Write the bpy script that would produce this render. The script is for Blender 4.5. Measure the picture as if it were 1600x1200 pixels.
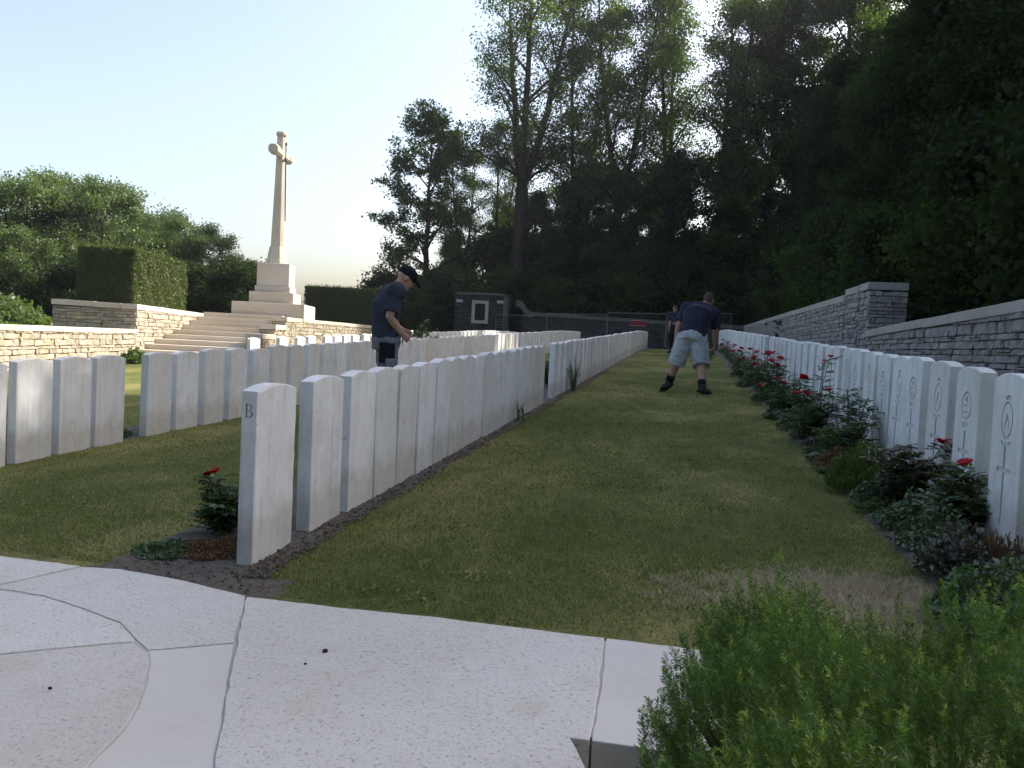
import bpy, bmesh, math, random
import numpy as np
from mathutils import Matrix, Vector, Quaternion
from mathutils.geometry import delaunay_2d_cdt

for o in list(bpy.data.objects):
    bpy.data.objects.remove(o)
SC = bpy.context.scene
COL = SC.collection

# ------------------------------------------------------------------ camera
F, ROLL, PITCH, EYE = 1290.0, .05, .05, 1.10          # focal length in pixels of a 1600 px wide picture
_up = np.array([math.sin(ROLL)*math.cos(PITCH), -math.cos(ROLL)*math.cos(PITCH), -math.sin(PITCH)])
_d = np.array([274., -94., F]); _d /= np.linalg.norm(_d)
_Y = _d-_up*(_d@_up); _Y /= np.linalg.norm(_Y)
CAMM = np.array([np.cross(_Y, _up), _Y, _up])           # camera (right, down, forward) -> world
CAMP = np.array([0, 0, EYE])
cam_d = bpy.data.cameras.new('camera'); cam = bpy.data.objects.new('camera', cam_d); COL.objects.link(cam)
cam_d.sensor_width = 36; cam_d.lens = 36*F/1600; cam_d.clip_start = .05; cam_d.clip_end = 3000
R3 = Matrix([[CAMM[i][0], -CAMM[i][1], -CAMM[i][2]] for i in range(3)])
cam.matrix_world = Matrix.Translation(Vector(CAMP)) @ R3.to_4x4()
SC.camera = cam

# ------------------------------------------------------------------ sky, sun, exposure
SUN_AZ = math.atan2(.80, .60)      # from the +Y row direction towards +X
SUN_EL = math.radians(38)
w = bpy.data.worlds.new('World'); SC.world = w; w.use_nodes = True
nt = w.node_tree; bg = nt.nodes['Background']
sky = nt.nodes.new('ShaderNodeTexSky'); sky.sky_type = 'NISHITA'; sky.sun_disc = False
sky.sun_elevation = SUN_EL; sky.sun_rotation = SUN_AZ
sky.air_density = 1.0; sky.dust_density = 4.0; sky.ozone_density = 1.0
tint = nt.nodes.new('ShaderNodeMix'); tint.data_type = 'RGBA'; tint.blend_type = 'MULTIPLY'; tint.inputs[0].default_value = 1
tint.inputs[7].default_value = (1.0, .95, .91, 1)          # hazy, neutral white balance
nt.links.new(sky.outputs[0], tint.inputs[6]); nt.links.new(tint.outputs[2], bg.inputs[0]); bg.inputs[1].default_value = .15
ld = bpy.data.lights.new('sun', 'SUN'); ld.energy = 4.4; ld.angle = math.radians(.53); ld.color = (1, .93, .82)
sun = bpy.data.objects.new('sun', ld); COL.objects.link(sun)
SDIR = Vector((math.sin(SUN_AZ)*math.cos(SUN_EL), math.cos(SUN_AZ)*math.cos(SUN_EL), math.sin(SUN_EL)))
sun.rotation_euler = SDIR.to_track_quat('Z', 'Y').to_euler(); sun.location = (20, 20, 40)
SC.view_settings.view_transform = 'Standard'; SC.view_settings.look = 'None'
SC.view_settings.exposure = 1.32; SC.view_settings.gamma = 1
SC.render.engine = 'CYCLES'
SC.cycles.max_bounces = 4; SC.cycles.transparent_max_bounces = 4

# ------------------------------------------------------------------ terrain function and pixel -> ray helpers
_n = CAMM @ np.cross(np.array([1., 0, 0]), _d); _n /= _n[2]
GA, GB = -_n[0], -_n[1]
def gz(x, y):
    x = np.asarray(x, float); y = np.asarray(y, float)
    z = GA*x+GB*np.minimum(y, 60)
    z = z-.0016*np.clip(y-32, 0, 20)**2
    z = z+.16*np.clip(x-4.2, 0, 60)
    return z
def ray(x, y):
    r = CAMM @ np.array([x-800, y-600, F]); return r/np.linalg.norm(r)
def gp(x, y, h=0):                    # a pixel -> point on the lawn's plane, h above it
    r = ray(x, y); t = (h-(CAMP@_n))/(r@_n); return CAMP+r*t
def onY(x, y, y0):
    r = ray(x, y); return CAMP+r*(y0/r[1])
def at(x, y, dist):
    r = ray(x, y); return CAMP+r*dist/math.hypot(r[0], r[1])

# ------------------------------------------------------------------ material helpers
def newmat(name):
    m = bpy.data.materials.new(name); m.use_nodes = True
    t = m.node_tree; b = t.nodes['Principled BSDF']
    b.inputs['Specular IOR Level'].default_value = .25
    return m, t, b
def N(t, typ, **kw):
    n = t.nodes.new(typ)
    for k, v in kw.items():
        if k in n.inputs.keys() if isinstance(k, str) else False: n.inputs[k].default_value = v
        else: setattr(n, k, v)
    return n
def noise(t, vec, scale, detail=5, rough=.6):
    n = t.nodes.new('ShaderNodeTexNoise'); n.inputs['Scale'].default_value = scale
    n.inputs['Detail'].default_value = detail; n.inputs['Roughness'].default_value = rough
    if vec is not None: t.links.new(vec, n.inputs['Vector'])
    return n.outputs['Fac']
def ramp(t, fac, stops):
    r = t.nodes.new('ShaderNodeValToRGB'); e = r.color_ramp.elements
    while len(e) < len(stops): e.new(.5)
    for s, (p, c) in zip(e, stops): s.position = p; s.color = (*c, 1) if len(c) == 3 else c
    t.links.new(fac, r.inputs[0]); return r.outputs[0]
def mix(t, fac, a, b, mode='MIX'):
    n = t.nodes.new('ShaderNodeMix'); n.data_type = 'RGBA'; n.blend_type = mode
    for i, v in ((0, fac), (6, a), (7, b)):
        if hasattr(v, 'links') or hasattr(v, 'is_linked'): t.links.new(v, n.inputs[i])
        elif i == 0: n.inputs[0].default_value = v
        else: n.inputs[i].default_value = (*v, 1)
    return n.outputs[2]
def math_(t, op, a, b=None, clamp=False):
    n = t.nodes.new('ShaderNodeMath'); n.operation = op; n.use_clamp = clamp
    for i, v in ((0, a), (1, b)):
        if v is None: continue
        if hasattr(v, 'is_linked'): t.links.new(v, n.inputs[i])
        else: n.inputs[i].default_value = v
    return n.outputs[0]
def bump(t, b, h, dist=.01, strength=1.0):
    n = t.nodes.new('ShaderNodeBump'); n.inputs['Distance'].default_value = dist; n.inputs['Strength'].default_value = strength
    t.links.new(h, n.inputs['Height']); t.links.new(n.outputs[0], b.inputs['Normal'])
def coord(t, which='Object'):
    return t.nodes.new('ShaderNodeTexCoord').outputs[which]
def worldpos(t):
    return t.nodes.new('ShaderNodeNewGeometry').outputs['Position']
def sepz(t, v):
    s = t.nodes.new('ShaderNodeSeparateXYZ'); t.links.new(v, s.inputs[0]); return s.outputs

def simple_mat(name, c, rough=.8, var=.25, scale=30, bd=.002):
    m, t, b = newmat(name); v = coord(t)
    n = noise(t, v, scale)
    col = ramp(t, n, [(.3, tuple(x*(1-var) for x in c)), (.7, tuple(min(1, x*(1+var)) for x in c))])
    t.links.new(col, b.inputs['Base Color']); b.inputs['Roughness'].default_value = rough
    if bd: bump(t, b, n, bd)
    return m
def leaf_mat(name, c1, c2, trans=.35, gloss=.35, c3=None, tmix=.55):
    m = bpy.data.materials.new(name); m.use_nodes = True; t = m.node_tree; t.nodes.clear()
    g = t.nodes.new('ShaderNodeNewGeometry')
    st = [(0, c1), (1, c2)] if c3 is None else [(0, c1), (.75, c2), (1, c3)]
    col = ramp(t, g.outputs['Random Per Island'], st)
    d = t.nodes.new('ShaderNodeBsdfDiffuse'); tr = t.nodes.new('ShaderNodeBsdfTranslucent'); gl = t.nodes.new('ShaderNodeBsdfGlossy')
    gl.inputs['Roughness'].default_value = .45; gl.inputs['Color'].default_value = (.5, .5, .5, 1)
    t.links.new(col, d.inputs[0])
    tc = mix(t, tmix, col, (.20, .36, .03)); t.links.new(tc, tr.inputs[0])
    a = t.nodes.new('ShaderNodeMixShader'); a.inputs[0].default_value = trans
    t.links.new(d.outputs[0], a.inputs[1]); t.links.new(tr.outputs[0], a.inputs[2])
    f = t.nodes.new('ShaderNodeMixShader'); f.inputs[0].default_value = gloss*.12
    t.links.new(a.outputs[0], f.inputs[1]); t.links.new(gl.outputs[0], f.inputs[2])
    o = t.nodes.new('ShaderNodeOutputMaterial'); t.links.new(f.outputs[0], o.inputs[0])
    return m

def headstone_mat():
    m, t, b = newmat('portland_headstone'); v = coord(t); oi = t.nodes.new('ShaderNodeObjectInfo')
    off = t.nodes.new('ShaderNodeVectorMath'); off.operation = 'ADD'; t.links.new(v, off.inputs[0])
    cb = t.nodes.new('ShaderNodeCombineXYZ'); r20 = math_(t, 'MULTIPLY', oi.outputs['Random'], 40.)
    for i in range(3): t.links.new(r20, cb.inputs[i])
    t.links.new(cb.outputs[0], off.inputs[1]); vv = off.outputs[0]
    base = ramp(t, noise(t, vv, 6, 6), [(.3, (.73, .735, .74)), (.7, (.82, .82, .82))])
    tint = ramp(t, oi.outputs['Random'], [(0, (.86, .85, .82)), (.5, (1, 1, 1)), (1, (.95, .96, .97))])
    base = mix(t, 1, base, tint, 'MULTIPLY')
    mp = t.nodes.new('ShaderNodeMapping'); mp.inputs['Scale'].default_value = (28, 28, 1.6); t.links.new(vv, mp.inputs[0])
    streak = ramp(t, noise(t, mp.outputs[0], 1, 5), [(.48, (1, 1, 1)), (.72, (.80, .80, .79))])
    base = mix(t, .8, base, streak, 'MULTIPLY')
    spots = ramp(t, noise(t, vv, 24, 3), [(.66, (1, 1, 1)), (.72, (.55, .54, .5))])
    base = mix(t, .7, base, spots, 'MULTIPLY')
    blot = ramp(t, noise(t, vv, 3.2, 6, .7), [(.45, (1, 1, 1)), (.68, (.80, .79, .75))]); base = mix(t, math_(t, 'ADD', .35, math_(t, 'MULTIPLY', oi.outputs['Random'], .6)), base, blot, 'MULTIPLY')
    z = sepz(t, v)[2]
    zz = math_(t, 'SUBTRACT', z, math_(t, 'MULTIPLY', noise(t, vv, 9, 5), .34))
    dirt = ramp(t, zz, [(-.22, (1, 1, 1)), (.12, (0, 0, 0))])
    dirtc = ramp(t, noise(t, vv, 14, 4), [(.35, (.26, .22, .14)), (.65, (.42, .38, .28))])
    base = mix(t, math_(t, 'MULTIPLY', dirt, .38), base, dirtc)
    t.links.new(base, b.inputs['Base Color']); b.inputs['Roughness'].default_value = .85
    bump(t, b, noise(t, vv, 120, 3), .0015, .6)
    return m
def limestone_mat(name, c, pits=.5, smooth=False, warm=(.8, .72, .58), scale=1.):
    m, t, b = newmat(name); v = worldpos(t)
    n1 = noise(t, v, 2.2*scale, 7, .65)
    col = ramp(t, n1, [(.25, tuple(x*.86 for x in c)), (.6, c), (.8, tuple(min(.9, x*1.07) for x in c))])
    blot = ramp(t, noise(t, v, 7*scale, 5), [(.55, (1, 1, 1)), (.75, warm)])
    col = mix(t, .35, col, blot, 'MULTIPLY')
    oi = t.nodes.new('ShaderNodeObjectInfo'); col = mix(t, 1, col, ramp(t, oi.outputs['Random'], [(0, (.90, .89, .87)), (.5, (1, 1, 1)), (1, (.96, .95, .92))]), 'MULTIPLY')
    st_ = ramp(t, noise(t, v, 1.1*scale, 6, .7), [(.42, (1, 1, 1)), (.62, (.80, .78, .74))]); col = mix(t, .8, col, st_, 'MULTIPLY')
    if not smooth:
        sp = ramp(t, noise(t, v, 95*scale, 3), [(.58, (1, 1, 1)), (.68, (.42, .41, .39))])
        col = mix(t, pits, col, sp, 'MULTIPLY')
        sp2 = ramp(t, noise(t, v, 45*scale, 4), [(.6, (1, 1, 1)), (.72, (.62, .6, .56))])
        col = mix(t, pits, col, sp2, 'MULTIPLY')
    t.links.new(col, b.inputs['Base Color']); b.inputs['Roughness'].default_value = .85
    h = mix(t, .5, noise(t, v, 60*scale, 6, .7), noise(t, v, 14*scale, 4))
    bump(t, b, h, .002 if smooth else .012, .7)
    return m
def rubble_mat(name, stops, far=False):
    m, t, b = newmat(name); v = worldpos(t)
    if far:
        g = t.nodes.new('ShaderNodeNewGeometry'); rnd = g.outputs['Random Per Island']
    else:
        rnd = t.nodes.new('ShaderNodeObjectInfo').outputs['Random']
    col = ramp(t, rnd, stops)
    n = noise(t, v, 9, 6, .7)
    col = mix(t, .8, col, ramp(t, n, [(.3, (.55, .55, .56)), (.7, (1.15, 1.13, 1.1))]), 'MULTIPLY')
    t.links.new(col, b.inputs['Base Color']); b.inputs['Roughness'].default_value = .92
    bump(t, b, noise(t, v, 26, 7, .75), .03, .8)
    return m
def lawn_mat():
    m, t, b = newmat('mown_lawn'); v = worldpos(t)
    mp = t.nodes.new('ShaderNodeMapping'); mp.inputs['Scale'].default_value = (1, .55, 1); t.links.new(v, mp.inputs[0]); vv = mp.outputs[0]
    big = noise(t, vv, .9, 5, .6); fine = noise(t, v, 55, 4, .7); mid = noise(t, vv, 6, 4)
    c = ramp(t, big, [(.30, (.088, .116, .038)), (.48, (.138, .150, .056)), (.64, (.245, .225, .10))])
    c = mix(t, .9, c, ramp(t, mid, [(.3, (.72, .78, .7)), (.7, (1.2, 1.15, 1.1))]), 'MULTIPLY')
    c = mix(t, .8, c, ramp(t, fine, [(.3, (.45, .5, .4)), (.7, (1.5, 1.45, 1.4))]), 'MULTIPLY')
    sx_ = sepz(t, v); ex = math_(t, 'DIVIDE', math_(t, 'SUBTRACT', sx_[0], .60), .60); ey = math_(t, 'DIVIDE', math_(t, 'SUBTRACT', sx_[1], 3.42), .40)
    dd = math_(t, 'SQRT', math_(t, 'ADD', math_(t, 'MULTIPLY', ex, ex), math_(t, 'MULTIPLY', ey, ey)))
    dd = math_(t, 'ADD', dd, math_(t, 'MULTIPLY', math_(t, 'SUBTRACT', noise(t, v, 7, 6, .7), .5), 1.1))
    worn = ramp(t, dd, [(.62, (1, 1, 1)), (1.0, (0, 0, 0))])
    c = mix(t, math_(t, 'MULTIPLY', worn, .85), c, ramp(t, fine, [(.3, (.24, .195, .125)), (.7, (.52, .45, .31))]))
    t.links.new(c, b.inputs['Base Color']); b.inputs['Roughness'].default_value = .95
    b.inputs['Specular IOR Level'].default_value = .08
    bump(t, b, fine, .03, .8)
    return m
def soil_mat(name, c1, c2):
    m, t, b = newmat(name); v = worldpos(t)
    n = noise(t, v, 28, 7, .7)
    c = ramp(t, n, [(.3, c1), (.7, c2)])
    fl = ramp(t, noise(t, v, 90, 2), [(.68, (0, 0, 0)), (.74, (1, 1, 1))])
    c = mix(t, math_(t, 'MULTIPLY', fl, .5), c, (.30, .27, .22))
    t.links.new(c, b.inputs['Base Color']); b.inputs['Roughness'].default_value = .95
    bump(t, b, n, .04, .9)
    return m
def bark_mat(name, c):
    m, t, b = newmat(name); v = coord(t)
    mp = t.nodes.new('ShaderNodeMapping'); mp.inputs['Scale'].default_value = (6, 6, 1.2); t.links.new(v, mp.inputs[0])
    n = noise(t, mp.outputs[0], 2, 6, .7)
    t.links.new(ramp(t, n, [(.3, tuple(x*.5 for x in c)), (.7, c)]), b.inputs['Base Color']); b.inputs['Roughness'].default_value = .95
    bump(t, b, n, .03); return m
def cloth_mat(name, c, rough=.95):
    m, t, b = newmat(name); v = coord(t)
    n = noise(t, v, 9, 5, .6)
    t.links.new(ramp(t, n, [(.3, tuple(x*.78 for x in c)), (.7, tuple(x*1.12 for x in c))]), b.inputs['Base Color'])
    b.inputs['Roughness'].default_value = rough; b.inputs['Specular IOR Level'].default_value = .1
    bump(t, b, noise(t, v, 26, 4), .006, .6); return m

DGREY = [(0, (.028, .028, .026)), (.5, (.045, .043, .038)), (1, (.065, .06, .053))]  # very dark rubble tones for the far wall and shelter
GREY_SHADE = [(0, (.30, .30, .30)), (.3, (.345, .34, .33)), (.55, (.39, .38, .36)), (.8, (.32, .31, .30)), (1, (.43, .41, .38))]  # same stone as the terrace walls; grey of the shade put into the colour
OCHRE_SUN = [(0, (.30, .265, .21)), (.3, (.40, .355, .28)), (.55, (.46, .41, .33)), (.8, (.36, .32, .26)), (1, (.47, .38, .26))]  # same stone as the boundary wall; warmth of the sun put into the colour
M = {
 'stone': headstone_mat(),
 'coping': limestone_mat('coping_limestone_pitted', (.63, .62, .595), .75),
 'coping_smooth': limestone_mat('coping_limestone_sawn', (.60, .59, .565), 0, True, (.85, .85, .85)),
 'coping_disc': limestone_mat('coping_limestone_weathered', (.58, .56, .525), .6),
 'mortar': limestone_mat('pale_mortar', (.50, .48, .44), .4),
 'warm': limestone_mat('dressed_limestone', (.58, .52, .44), .1, True, (.82, .76, .66)),
 'cap': limestone_mat('wall_cap_limestone', (.42, .405, .375), .35, False, (.6, .58, .52), .6),
 'grey': rubble_mat('shade_greyed_rubble', GREY_SHADE), 'grey_far': rubble_mat('shade_greyed_rubble_joined', GREY_SHADE, True),
 'dgrey_far': rubble_mat('dark_rubble_joined', DGREY, True), 'dgrey': rubble_mat('dark_rubble', DGREY),
 'cap_dark': limestone_mat('dark_cap_limestone', (.13, .125, .11), .3),  # darker cap tone for the far wall and shelter
 'badge_cut': simple_mat('carved_badge_floor', (.58, .575, .56), .9, .1, 40, 0),
 'stone_cut': simple_mat('carved_stone_floor', (.27, .265, .25), .9, .2, 40, 0),
 'ochre': rubble_mat('sun_warmed_rubble', OCHRE_SUN), 'ochre_far': rubble_mat('sun_warmed_rubble_joined', OCHRE_SUN, True),
 'joint': simple_mat('dark_joint', (.21, .20, .185), .95, .3, 30, .004),
 'joint_warm': simple_mat('buff_joint', (.16, .135, .10), .95, .3, 30, .004),
 'lawn': lawn_mat(),
 'blade': leaf_mat('grass_blade', (.082, .122, .032), (.165, .188, .060), .3, .3, (.32, .29, .12)),
 'straw': leaf_mat('dry_straw_blade', (.36, .30, .19), (.62, .54, .38), .2, .2, None, 0.),
 'straw_ground': soil_mat('dry_turf', (.22, .185, .12), (.42, .36, .25)),
 'soil': soil_mat('dark_soil', (.075, .064, .052), (.19, .168, .14)),
 'path': soil_mat('woodland_floor', (.02, .018, .010), (.05, .045, .022)),
 'bark': bark_mat('bark', (.034, .029, .024)),
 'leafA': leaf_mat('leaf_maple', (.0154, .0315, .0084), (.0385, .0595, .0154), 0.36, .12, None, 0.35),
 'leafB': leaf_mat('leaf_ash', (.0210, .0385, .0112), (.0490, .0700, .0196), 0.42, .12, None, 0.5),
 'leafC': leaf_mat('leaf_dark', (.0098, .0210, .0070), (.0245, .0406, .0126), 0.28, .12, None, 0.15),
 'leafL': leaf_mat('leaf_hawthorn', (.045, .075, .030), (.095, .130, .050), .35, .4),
 'yew': leaf_mat('leaf_hedge', (.026, .042, .014), (.075, .088, .026), .22, .3),
 'rose_leaf': leaf_mat('rose_leaf', (.030, .074, .026), (.068, .128, .044), .24, 1.0),
 'rose_leaf_dark': leaf_mat('rose_leaf_bronze', (.020, .026, .018), (.050, .046, .034), .18, 1.4),
 'rose_leaf_pale': leaf_mat('rose_leaf_pale', (.050, .095, .040), (.105, .160, .080), .25, 1.2),
 'herb': leaf_mat('herb_leaf', (.050, .095, .018), (.095, .140, .034), .3, .6),
 'dry': leaf_mat('dry_plant', (.13, .065, .030), (.24, .150, .075), .25, .2, None, .1),
 'heath': leaf_mat('heath_needle', (.034, .092, .017), (.085, .172, .032), .36, .5),
 'heath_tip': leaf_mat('heath_tip', (.16, .27, .04), (.30, .42, .085), .42, .5),
 'stem': simple_mat('plant_stem', (.09, .085, .045), .7, .3, 40, 0),
 'stem_brown': simple_mat('woody_stem', (.085, .055, .035), .85, .3, 40, 0),
 'red': leaf_mat('petal_red', (.44, .006, .022), (.62, .016, .045), .25, .4, None, 0.),
 'pink': leaf_mat('petal_coral', (.60, .06, .09), (.74, .17, .19), .25, .4, None, 0.),
 'yellow': leaf_mat('petal_yellow', (.62, .36, .02), (.75, .52, .05), .25, .4, None, 0.),
 'white': leaf_mat('petal_white', (.60, .60, .55), (.75, .75, .70), .25, .4, None, 0.),
 'steel': simple_mat('galvanised_tube', (.16, .165, .165), .5, .15, 30, 0),
 'sign': simple_mat('red_sign_sheet', (.20, .026, .034), .6, .12, 8, 0),
 'bronze': simple_mat('dark_bronze', (.045, .05, .045), .45, .3, 20, 0),
 'dark': simple_mat('dark_void', (.012, .012, .013), .9, .2, 20, 0),
 'skin': simple_mat('skin', (.42, .24, .17), .55, .12, 30, 0),
 'hair': simple_mat('short_brown_hair', (.065, .045, .032), .8, .4, 120, .004),
 'navy': cloth_mat('navy_cotton', (.030, .032, .055)),
 'slate': cloth_mat('slate_cotton', (.040, .048, .066)),
 'short': cloth_mat('pale_grey_canvas', (.40, .42, .45)),
 'trouser': cloth_mat('grey_workwear', (.17, .18, .20)),
 'black': cloth_mat('black_cloth', (.014, .015, .018)),
 'boot': cloth_mat('boot_suede', (.055, .055, .050)),
 'rubber': simple_mat('black_rubber', (.02, .02, .02), .8, .2, 20, 0),
}

# ------------------------------------------------------------------ object helpers
def me_np(name, V, faces, mats, smooth=False, midx=None):
    """mesh from numpy verts and a list of equal-sided face arrays"""
    me = bpy.data.meshes.new(name); V = np.asarray(V, np.float32)
    if not isinstance(faces, (list, tuple)): faces = [faces]
    faces = [np.asarray(f, np.int32) for f in faces if len(f)]
    me.vertices.add(len(V)); me.vertices.foreach_set('co', V.ravel())
    tot = np.concatenate([np.full(len(f), f.shape[1], np.int32) for f in faces])
    idx = np.concatenate([f.ravel() for f in faces])
    st = np.concatenate([[0], np.cumsum(tot)[:-1]]).astype(np.int32)
    me.loops.add(len(idx)); me.loops.foreach_set('vertex_index', idx)
    me.polygons.add(len(tot)); me.polygons.foreach_set('loop_start', st); me.polygons.foreach_set('loop_total', tot)
    if smooth: me.polygons.foreach_set('use_smooth', np.ones(len(tot), bool))
    for m in (mats if isinstance(mats, (list, tuple)) else [mats]): me.materials.append(m)
    if midx is not None: me.polygons.foreach_set('material_index', np.asarray(midx, np.int32))
    me.update(calc_edges=True); return me
def me_py(name, V, Fc, mat_, smooth=False):
    me = bpy.data.meshes.new(name); me.from_pydata([tuple(v) for v in V], [], [tuple(f) for f in Fc])
    for m in (mat_ if isinstance(mat_, (list, tuple)) else [mat_]): me.materials.append(m)
    if smooth: me.polygons.foreach_set('use_smooth', np.ones(len(me.polygons), bool))
    me.update(); return me
def ob(name, me, parent=None, loc=None):
    o = bpy.data.objects.new(name, me); COL.objects.link(o)
    if loc is not None: o.location = loc
    if parent is not None: o.parent = parent
    return o
def tag(o, label=None, cat=None, group=None, kind=None):
    if label: o['label'] = label
    if cat: o['category'] = cat
    if group: o['group'] = group
    if kind: o['kind'] = kind
    return o
def empty(name, loc, rz=0, label=None, cat=None, group=None):
    o = ob(name, None, None, loc); o.rotation_euler = (0, 0, rz); o.empty_display_size = .2
    return tag(o, label, cat, group)
def bevel(o, wd=.008, seg=2):
    md = o.modifiers.new('bevel', 'BEVEL'); md.width = wd; md.segments = seg; md.limit_method = 'ANGLE'; md.angle_limit = .6
BOXF = [(0, 3, 2, 1), (4, 5, 6, 7), (0, 1, 5, 4), (1, 2, 6, 5), (2, 3, 7, 6), (3, 0, 4, 7)]
def hexa(b, t):                       # 4 bottom + 4 top corners, counter-clockwise from above
    return [tuple(p) for p in b]+[tuple(p) for p in t], BOXF
def boxv(x0, x1, y0, y1, z0, z1):
    return [(x0, y0, z0), (x1, y0, z0), (x1, y1, z0), (x0, y1, z0), (x0, y0, z1), (x1, y0, z1), (x1, y1, z1), (x0, y1, z1)], BOXF
def merge(parts):
    V, Fc = [], []
    for v, f in parts:
        o = len(V); V += list(v); Fc += [tuple(i+o for i in q) for q in f]
    return V, Fc
def tube(pts, rad, k=8, cap=True, side=None):
    """closed tube; rad: number or (a, b) per point; side: axis for a"""
    pts = [np.asarray(p, float) for p in pts]; n = len(pts); V, Fc = [], []
    ref = np.asarray(side, float) if side is not None else None
    for i, p in enumerate(pts):
        tdir = pts[min(i+1, n-1)]-pts[max(i-1, 0)]; tdir /= (np.linalg.norm(tdir)+1e-9)
        if ref is None:
            ref = np.cross(tdir, [0, 0, 1.]) if abs(tdir[2]) < .9 else np.cross(tdir, [0, 1., 0])
        s = ref-tdir*(ref@tdir); s /= (np.linalg.norm(s)+1e-9); u = np.cross(tdir, s)
        if side is None: ref = s
        r = rad[i] if not np.isscalar(rad) else rad
        ra, rb = (r, r) if np.isscalar(r) else r
        for j in range(k):
            a = 2*math.pi*j/k; V.append(p+s*ra*math.cos(a)+u*rb*math.sin(a))
    for i in range(n-1):
        for j in range(k):
            a, b = i*k+j, i*k+(j+1) % k; Fc.append((a, b, b+k, a+k))
    if cap:
        Fc.append(tuple(range(k-1, -1, -1))); Fc.append(tuple((n-1)*k+j for j in range(k)))
    return V, Fc
def ellipsoid(c, ax, r, nu=14, nv=9):
    c = np.asarray(c, float); A = [np.asarray(a, float)/np.linalg.norm(a) for a in ax]; V = [c-A[2]*r[2]]; Fc = []
    for i in range(1, nv):
        ph = math.pi*i/nv-math.pi/2
        for j in range(nu):
            th = 2*math.pi*j/nu
            V.append(c+A[0]*r[0]*math.cos(ph)*math.cos(th)+A[1]*r[1]*math.cos(ph)*math.sin(th)+A[2]*r[2]*math.sin(ph))
    V.append(c+A[2]*r[2]); L = len(V)-1
    for j in range(nu): Fc.append((0, 1+(j+1) % nu, 1+j))
    for i in range(nv-2):
        for j in range(nu):
            a, b = 1+i*nu+j, 1+i*nu+(j+1) % nu; Fc.append((a, b, b+nu, a+nu))
    o = 1+(nv-2)*nu
    for j in range(nu): Fc.append((o+j, o+(j+1) % nu, L))
    return V, Fc
def tubes_np(lines, k=4):
    """many open tubes at once -> verts, quads"""
    V, Q = [], []; o = 0
    for pts, rad in lines:
        v, f = tube(pts, rad, k, cap=False); V.append(np.array(v)); Q.append(np.array(f)+o); o += len(v)
    return np.concatenate(V), np.concatenate(Q)
def leaves_np(c, size, rng, up=.5, wid=.32, axis=None, fold=.0, nrm=None):
    """diamond leaf quads around centres c"""
    n = len(c); size = np.broadcast_to(np.asarray(size, float), (n,))
    a = rng.normal(size=(n, 3)) if axis is None else np.asarray(axis, float)+rng.normal(size=(n, 3))*.25
    nn = rng.normal(size=(n, 3)) if nrm is None else np.asarray(nrm, float)+rng.normal(size=(n, 3))*.4
    nn[:, 2] += up*1.5
    a /= np.linalg.norm(a, axis=1)[:, None]+1e-9
    s = np.cross(a, nn); s /= np.linalg.norm(s, axis=1)[:, None]+1e-9
    u = np.cross(s, a)
    S = size[:, None]
    V = np.empty((n, 4, 3)); V[:, 0] = c-a*S*.5; V[:, 1] = c+s*S*wid+u*S*fold; V[:, 2] = c+a*S*.5; V[:, 3] = c-s*S*wid+u*S*fold
    Q = np.arange(n*4).reshape(n, 4)
    return V.reshape(-1, 3), Q
ORD = ['first', 'second', 'third', 'fourth', 'fifth', 'sixth', 'seventh', 'eighth', 'ninth', 'tenth', 'eleventh', 'twelfth', 'thirteenth',
       'fourteenth', 'fifteenth', 'sixteenth', 'seventeenth', 'eighteenth', 'nineteenth', 'twentieth']
TENS = {2: 'twenty', 3: 'thirty', 4: 'forty', 5: 'fifty', 6: 'sixty'}
def ordinal(i):
    if i <= 20: return ORD[i-1]
    t, u = divmod(i, 10)
    return {2: 'twentieth', 3: 'thirtieth', 4: 'fortieth', 5: 'fiftieth', 6: 'sixtieth'}[t] if u == 0 else TENS[t]+'-'+ORD[u-1]

# ================================================================== SETTING
ROW1, ROW2, ROW3, ROW4, ROWR = -1.89, -5.14, -8.5, -11.7, 1.54    # X of the stone centres
BED_L = -2.55
def smooth_noise(x, y, s=0):
    return (np.sin(x*1.7+s)+np.sin(y*2.3+1.3*s)+np.sin((x+y)*3.1+.7*s)+np.sin((x-y)*4.3+2.1*s))/4
def sheet(name, xs, ys, hfun, mat_, mask=None):
    X, Yy = np.meshgrid(xs, ys, indexing='xy'); Z = hfun(X, Yy)
    V = np.stack([X, Yy, Z], -1).reshape(-1, 3); nx = len(xs)
    i, j = np.meshgrid(np.arange(len(ys)-1), np.arange(nx-1), indexing='ij'); a = (i*nx+j).ravel()
    Q = np.stack([a, a+1, a+nx+1, a+nx], 1)
    if mask is not None: Q = Q[mask(V[Q].mean(1))]
    return ob(name, me_np(name, V, Q, mat_, True))
def axis_pts(lo, hi, fine_lo, fine_hi, fine, growth=1.25):
    p = list(np.arange(fine_lo, fine_hi+1e-6, fine)); s = fine; x = fine_hi
    while x < hi: s *= growth; x += s; p.append(min(x, hi))
    s = fine; x = fine_lo; q = []
    while x > lo: s *= growth; x -= s; q.append(max(x, lo))
    return np.array(q[::-1]+p)
def lawn_h(x, y):
    near = np.clip((60-np.hypot(x, y))/50, 0, 1)
    return gz(x, y)+.010*near*smooth_noise(x*.9, y*.9)+.004*near*smooth_noise(x*5, y*5, 2)
tag(sheet('lawn', axis_pts(-900, 900, -9, 4, .1), axis_pts(-60, 1500, 1.5, 14, .1), lawn_h, M['lawn']), kind='structure')

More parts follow.
